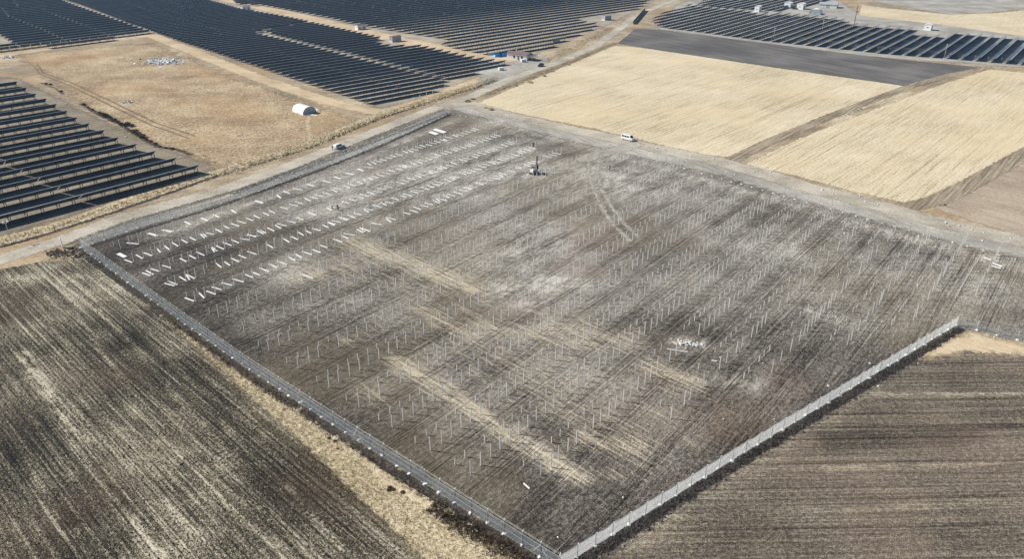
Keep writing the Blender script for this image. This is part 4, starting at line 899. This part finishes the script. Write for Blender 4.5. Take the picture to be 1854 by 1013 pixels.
SCAT = [(978, 602), (1575, 659), (1662, 659), (1304, 648), (1382, 658), (1730, 625), (1800, 612), (584, 574), (1310, 760), (1100, 480), (872, 375), (1265, 367), (1150, 386), (640, 432), (1500, 700), (1590, 700), (690, 824), (735, 905), (448, 245), (330, 190), (370, 215), (290, 168), (490, 340), (100, 478), (75, 481), (56, 493), (20, 500), (1402, 760), (1830, 640), (1780, 640), (1010, 974), (1128, 902)]
for x, y in SCAT:
    s_ = random.uniform(.12, .22); o = put('loose_stone', random.choice(SM), None, at(x, y, .04), (random.random(), random.random(), random.random() * 6), (s_ * 1.3, s_, s_ * .7))
    tag(o, 'pale loose stone lying on open ground', 'stone', 'pale loose stones scattered over the fields')

# ------------------------------------------------------------------ bushes and rough vegetation
def leafm(name, c0, c1, sc=.6):
    t = NT(name); co = t.n('TexCoord').outputs['Object']; t.l(t.ramp(t.noise(co, sc, 3, .7, '3D'), [(.3, c0), (.7, c1)]), t.b.inputs['Base Color'])
    t.b.inputs['Roughness'].default_value = .9; t.b.inputs['Specular IOR Level'].default_value = .1; return t.m
M['scrub'] = leafm('dark_dry_scrub', srgb(52, 46, 36), srgb(104, 92, 66)); M['scrub2'] = leafm('brown_dry_scrub', srgb(62, 50, 42), srgb(122, 104, 82)); M['tan'] = leafm('tan_dry_grass', srgb(146, 129, 100), srgb(208, 194, 162), .4)
M['stalk'] = leafm('straw_stubble', srgb(150, 140, 112), srgb(216, 206, 174), .5); M['clod'] = leafm('soil_clod', srgb(34, 31, 28), srgb(84, 78, 70), .8)
M['paleclod'] = leafm('pale_grit_clod', srgb(112, 106, 97), srgb(178, 172, 160), .8); M['soilheap'] = leafm('dug_soil_clod', srgb(48, 43, 39), srgb(112, 104, 95), .8)
def shrub_mesh(r, h, n, mat):
    b = MB()
    for i in range(5):
        a = random.random() * 6.28; b.tube([(0, 0, 0), (math.cos(a) * r * .3, math.sin(a) * r * .3, h * .45), (math.cos(a) * r * .6, math.sin(a) * r * .6, h * .8)], [.03, .02, .01], 4, False)
    for _ in range(n):
        v = Vector((random.gauss(0, 1), random.gauss(0, 1), random.gauss(0, 1))).normalized() * random.random() ** .4
        c = Vector((v.x * r, v.y * r, h * .55 + v.z * h * .45)); s_ = random.uniform(.08, .2)
        q = Matrix.Rotation(random.random() * 6.28, 3, 'Z') @ Matrix.Rotation(random.random() * 3.14, 3, 'X')
        b.add([c + q @ Vector(p) * s_ for p in ((-1, -.4, 0), (1, -.4, 0), (.7, .5, .2), (-.6, .6, -.1))], [(0, 1, 2, 3)])
    return b.mesh('dry_shrub', mat, fix=False)
SHR = [shrub_mesh(1.0, 1.1, 260, M['scrub']) for _ in range(4)]
SHT = [shrub_mesh(1.0, 1.0, 220, M['tan']) for _ in range(2)]
bush = [(180, 205), (186, 208), (191, 211), (196, 212), (201, 215), (207, 219), (213, 222), (219, 226), (225, 229), (231, 227), (238, 229), (244, 240), (250, 244), (257, 249), (265, 254), (273, 257), (282, 262), (290, 266), (300, 269), (312, 271), (152, 190), (160, 195), (168, 199), (84, 152), (92, 154), (111, 166)]
for x, y in bush:
    s_ = random.uniform(.7, 1.5) if 175 < x < 262 else random.uniform(.4, .8); o = put('dry_shrub', random.choice(SHR), None, at(x, y), (0, 0, random.random() * 6), (s_ * 1.3, s_, s_ * random.uniform(.7, 1)))
    tag(o, 'dark dry shrub growing along the ditch in the rough grass', 'shrub', 'dark shrubs along the ditch')
for x, y in ((846, 184), (720, 158), (855, 180), (880, 196), (888, 199), (960, 150), (1000, 130), (1040, 112), (985, 138), (935, 156), (1030, 118)):
    s_ = random.uniform(.7, 1.3); o = put('dry_shrub', random.choice(SHT), None, at(x, y), (0, 0, random.random() * 6), (s_ * 1.4, s_, s_ * .7)); tag(o, 'low dry shrub on the verge of the gravel road', 'shrub', 'dry shrubs on the road verges')
for x, y in ((706, 884), (712, 888), (704, 889), (729, 893), (596, 795), (606, 800), (612, 814)):
    s_ = random.uniform(.2, .42); o = put('dry_shrub', random.choice(SHR), None, at(x, y), (0, 0, random.random() * 6), (s_, s_, s_ * .6)); tag(o, 'small dark shrub in the dry grass strip outside the fence', 'shrub', 'small shrubs in the dry grass strip')
def tufts(name, pts, hmin, hmax, mat, blades=5, spread=.16, width=.05, lean=.5):
    v, f = [], []
    for x, y in pts:
        h0 = random.uniform(hmin, hmax)
        for _ in range(blades):
            a = random.random() * 6.283; bx, by = x + random.gauss(0, spread), y + random.gauss(0, spread); h = h0 * random.uniform(.5, 1.1); k = random.uniform(0, lean) * h
            cx, cy = math.cos(a), math.sin(a); w = width * random.uniform(.6, 1.5); n0 = len(v)
            v += [(bx - cy * w, by + cx * w, -.01), (bx + cy * w, by - cx * w, -.01), (bx + cx * k, by + cy * k, h)]; f.append((n0, n0 + 1, n0 + 2))
    m = bpy.data.meshes.new(name); m.from_pydata(v, [], f); m.materials.append(mat); o = put(name, m); o['kind'] = 'stuff'; return o
def along(px, half, n, gam=1.0):
    V = w2(px); seg = np.sqrt(((V[1:] - V[:-1]) ** 2).sum(1)); out = []
    for i in RNG.choice(len(seg), n, p=seg / seg.sum()):
        t_ = RNG.random(); d = (V[i + 1] - V[i]) / seg[i]; q = V[i] + (V[i + 1] - V[i]) * t_ + np.array([-d[1], d[0]]) * RNG.normal() * half * .5; out.append(tuple(q))
    return out
def within(px, n):
    V = w2(px); lo, hi = V.min(0), V.max(0); out = np.zeros((0, 2))
    while len(out) < n: P = lo + RNG.random((n * 2, 2)) * (hi - lo); out = np.vstack([out, P[poly_sd(P, V) > 0]])
    return [tuple(p) for p in out[:n]]
tufts('verge_grass', along([(-40, 452), (100, 412), (260, 357), (420, 306), (560, 262), (690, 209), (820, 168), (900, 141)], 3.2, 5200), .15, .55, M['tan'])
tufts('verge_grass', along([(880, 172), (960, 142), (1040, 110), (1090, 88), (1115, 78)], 2.6, 2600), .2, .7, M['tan'])
tufts('verge_grass', along([(985, 112), (1040, 88), (1080, 66), (1105, 50)], 5, 1800), .2, .6, M['tan'])
tufts('roadside_scrub', along([(400, 318), (560, 268), (690, 214), (840, 166), (900, 146)], 1.4, 1500), .2, .7, M['scrub'])
tufts('fence_scrub', along([(300, 577), (446, 683), (599, 786), (700, 854), (840, 950), (930, 1006)], .8, 1300), .1, .35, M['scrub2'], 5)
tufts('fence_scrub', along([(780, 918), (850, 962), (920, 1004), (960, 1030)], 1.6, 1100), .12, .5, M['scrub2'], 6)
tufts('strip_grass', within([(230, 505), (410, 650), (520, 722), (700, 880), (860, 970), (950, 1020), (770, 1030), (600, 882), (470, 768), (330, 610)], 9000), .06, .28, M['tan'], 4, .14, .05, .8)
tufts('field_stubble', within([(-60, 560), (0, 498), (190, 480), (380, 664), (600, 882), (780, 1040), (-40, 1040)], 15000), .04, .20, M['stalk'], 3, .2, .06, 1.2)
tufts('field_stubble', within([(1120, 1020), (1300, 880), (1560, 720), (1720, 640), (1880, 655), (1900, 1030)], 9000), .03, .14, M['stalk'], 3, .2, .05, 1.3)
def clods(name, pts, smin, smax, mat):
    v, f = [], []
    for x, y in pts:
        s_ = random.uniform(smin, smax); n0 = len(v); a = random.random() * 6.28
        for k in range(4): v.append((x + math.cos(a + k * 1.57) * s_ * random.uniform(.7, 1.3), y + math.sin(a + k * 1.57) * s_ * random.uniform(.7, 1.3), .0))
        v.append((x + random.gauss(0, s_ * .3), y + random.gauss(0, s_ * .3), s_ * random.uniform(.5, 1.0))); f += [(n0 + k, n0 + (k + 1) % 4, n0 + 4) for k in range(4)]
    m = bpy.data.meshes.new(name); m.from_pydata(v, [], f); m.materials.append(mat); o = put(name, m); o['kind'] = 'stuff'; return o
clods('soil_clods', along([(160, 466), (300, 569), (446, 675), (599, 776), (815, 916), (1010, 1042)], 1.0, 3600), .05, .2, M['soilheap'])
clods('soil_clods', along([(1040, 1028), (1355, 827), (1500, 739), (1735, 597)], 1.1, 2200), .06, .34, M['soilheap'])
clods('soil_clods', along([(85, 462), (113, 455), (150, 462), (200, 480)], 3.0, 900), .08, .35, M['soilheap'])
clods('field_clods', within([(-60, 560), (0, 498), (190, 480), (380, 664), (600, 882), (780, 1040), (-40, 1040)], 14000), .05, .2, M['clod'])
clods('road_berm', along([(420, 352), (600, 288), (700, 248), (810, 205)], 1.2, 2200), .08, .4, M['soilheap'])
clods('road_berm', along([(900, 224), (1100, 276), (1300, 318), (1600, 410), (1860, 476)], 2.6, 1700), .06, .26, M['paleclod'])
clods('post_spoil', [(p.x + random.gauss(0, .18), p.y + random.gauss(0, .18)) for p, ri in talls + shorts for _ in range(2)], .05, .14, M['soilheap'])

clods('pale_litter', within([(330, 120), (480, 150), (600, 200), (560, 262), (430, 262), (340, 200)], 700), .08, .3, M['concrete'])
clods('pale_litter', within([(250, 200), (420, 215), (560, 250), (430, 290), (330, 270)], 260), .08, .26, M['concrete'])
# ------------------------------------------------------------------ haze
hm = NT('morning_haze'); hm.t.nodes.remove(hm.b); pv = hm.n('VolumePrincipled'); pv.inputs['Density'].default_value = .00010; pv.inputs['Color'].default_value = (.34, .62, 1.0, 1); pv.inputs['Anisotropy'].default_value = .1
hm.l(pv.outputs[0], hm.o.inputs['Volume']); b = MB(); b.box(-1600, 1600, -400, 2400, -1.0, 78.0); hz = b.obj('haze', hm.m); hz['kind'] = 'stuff'
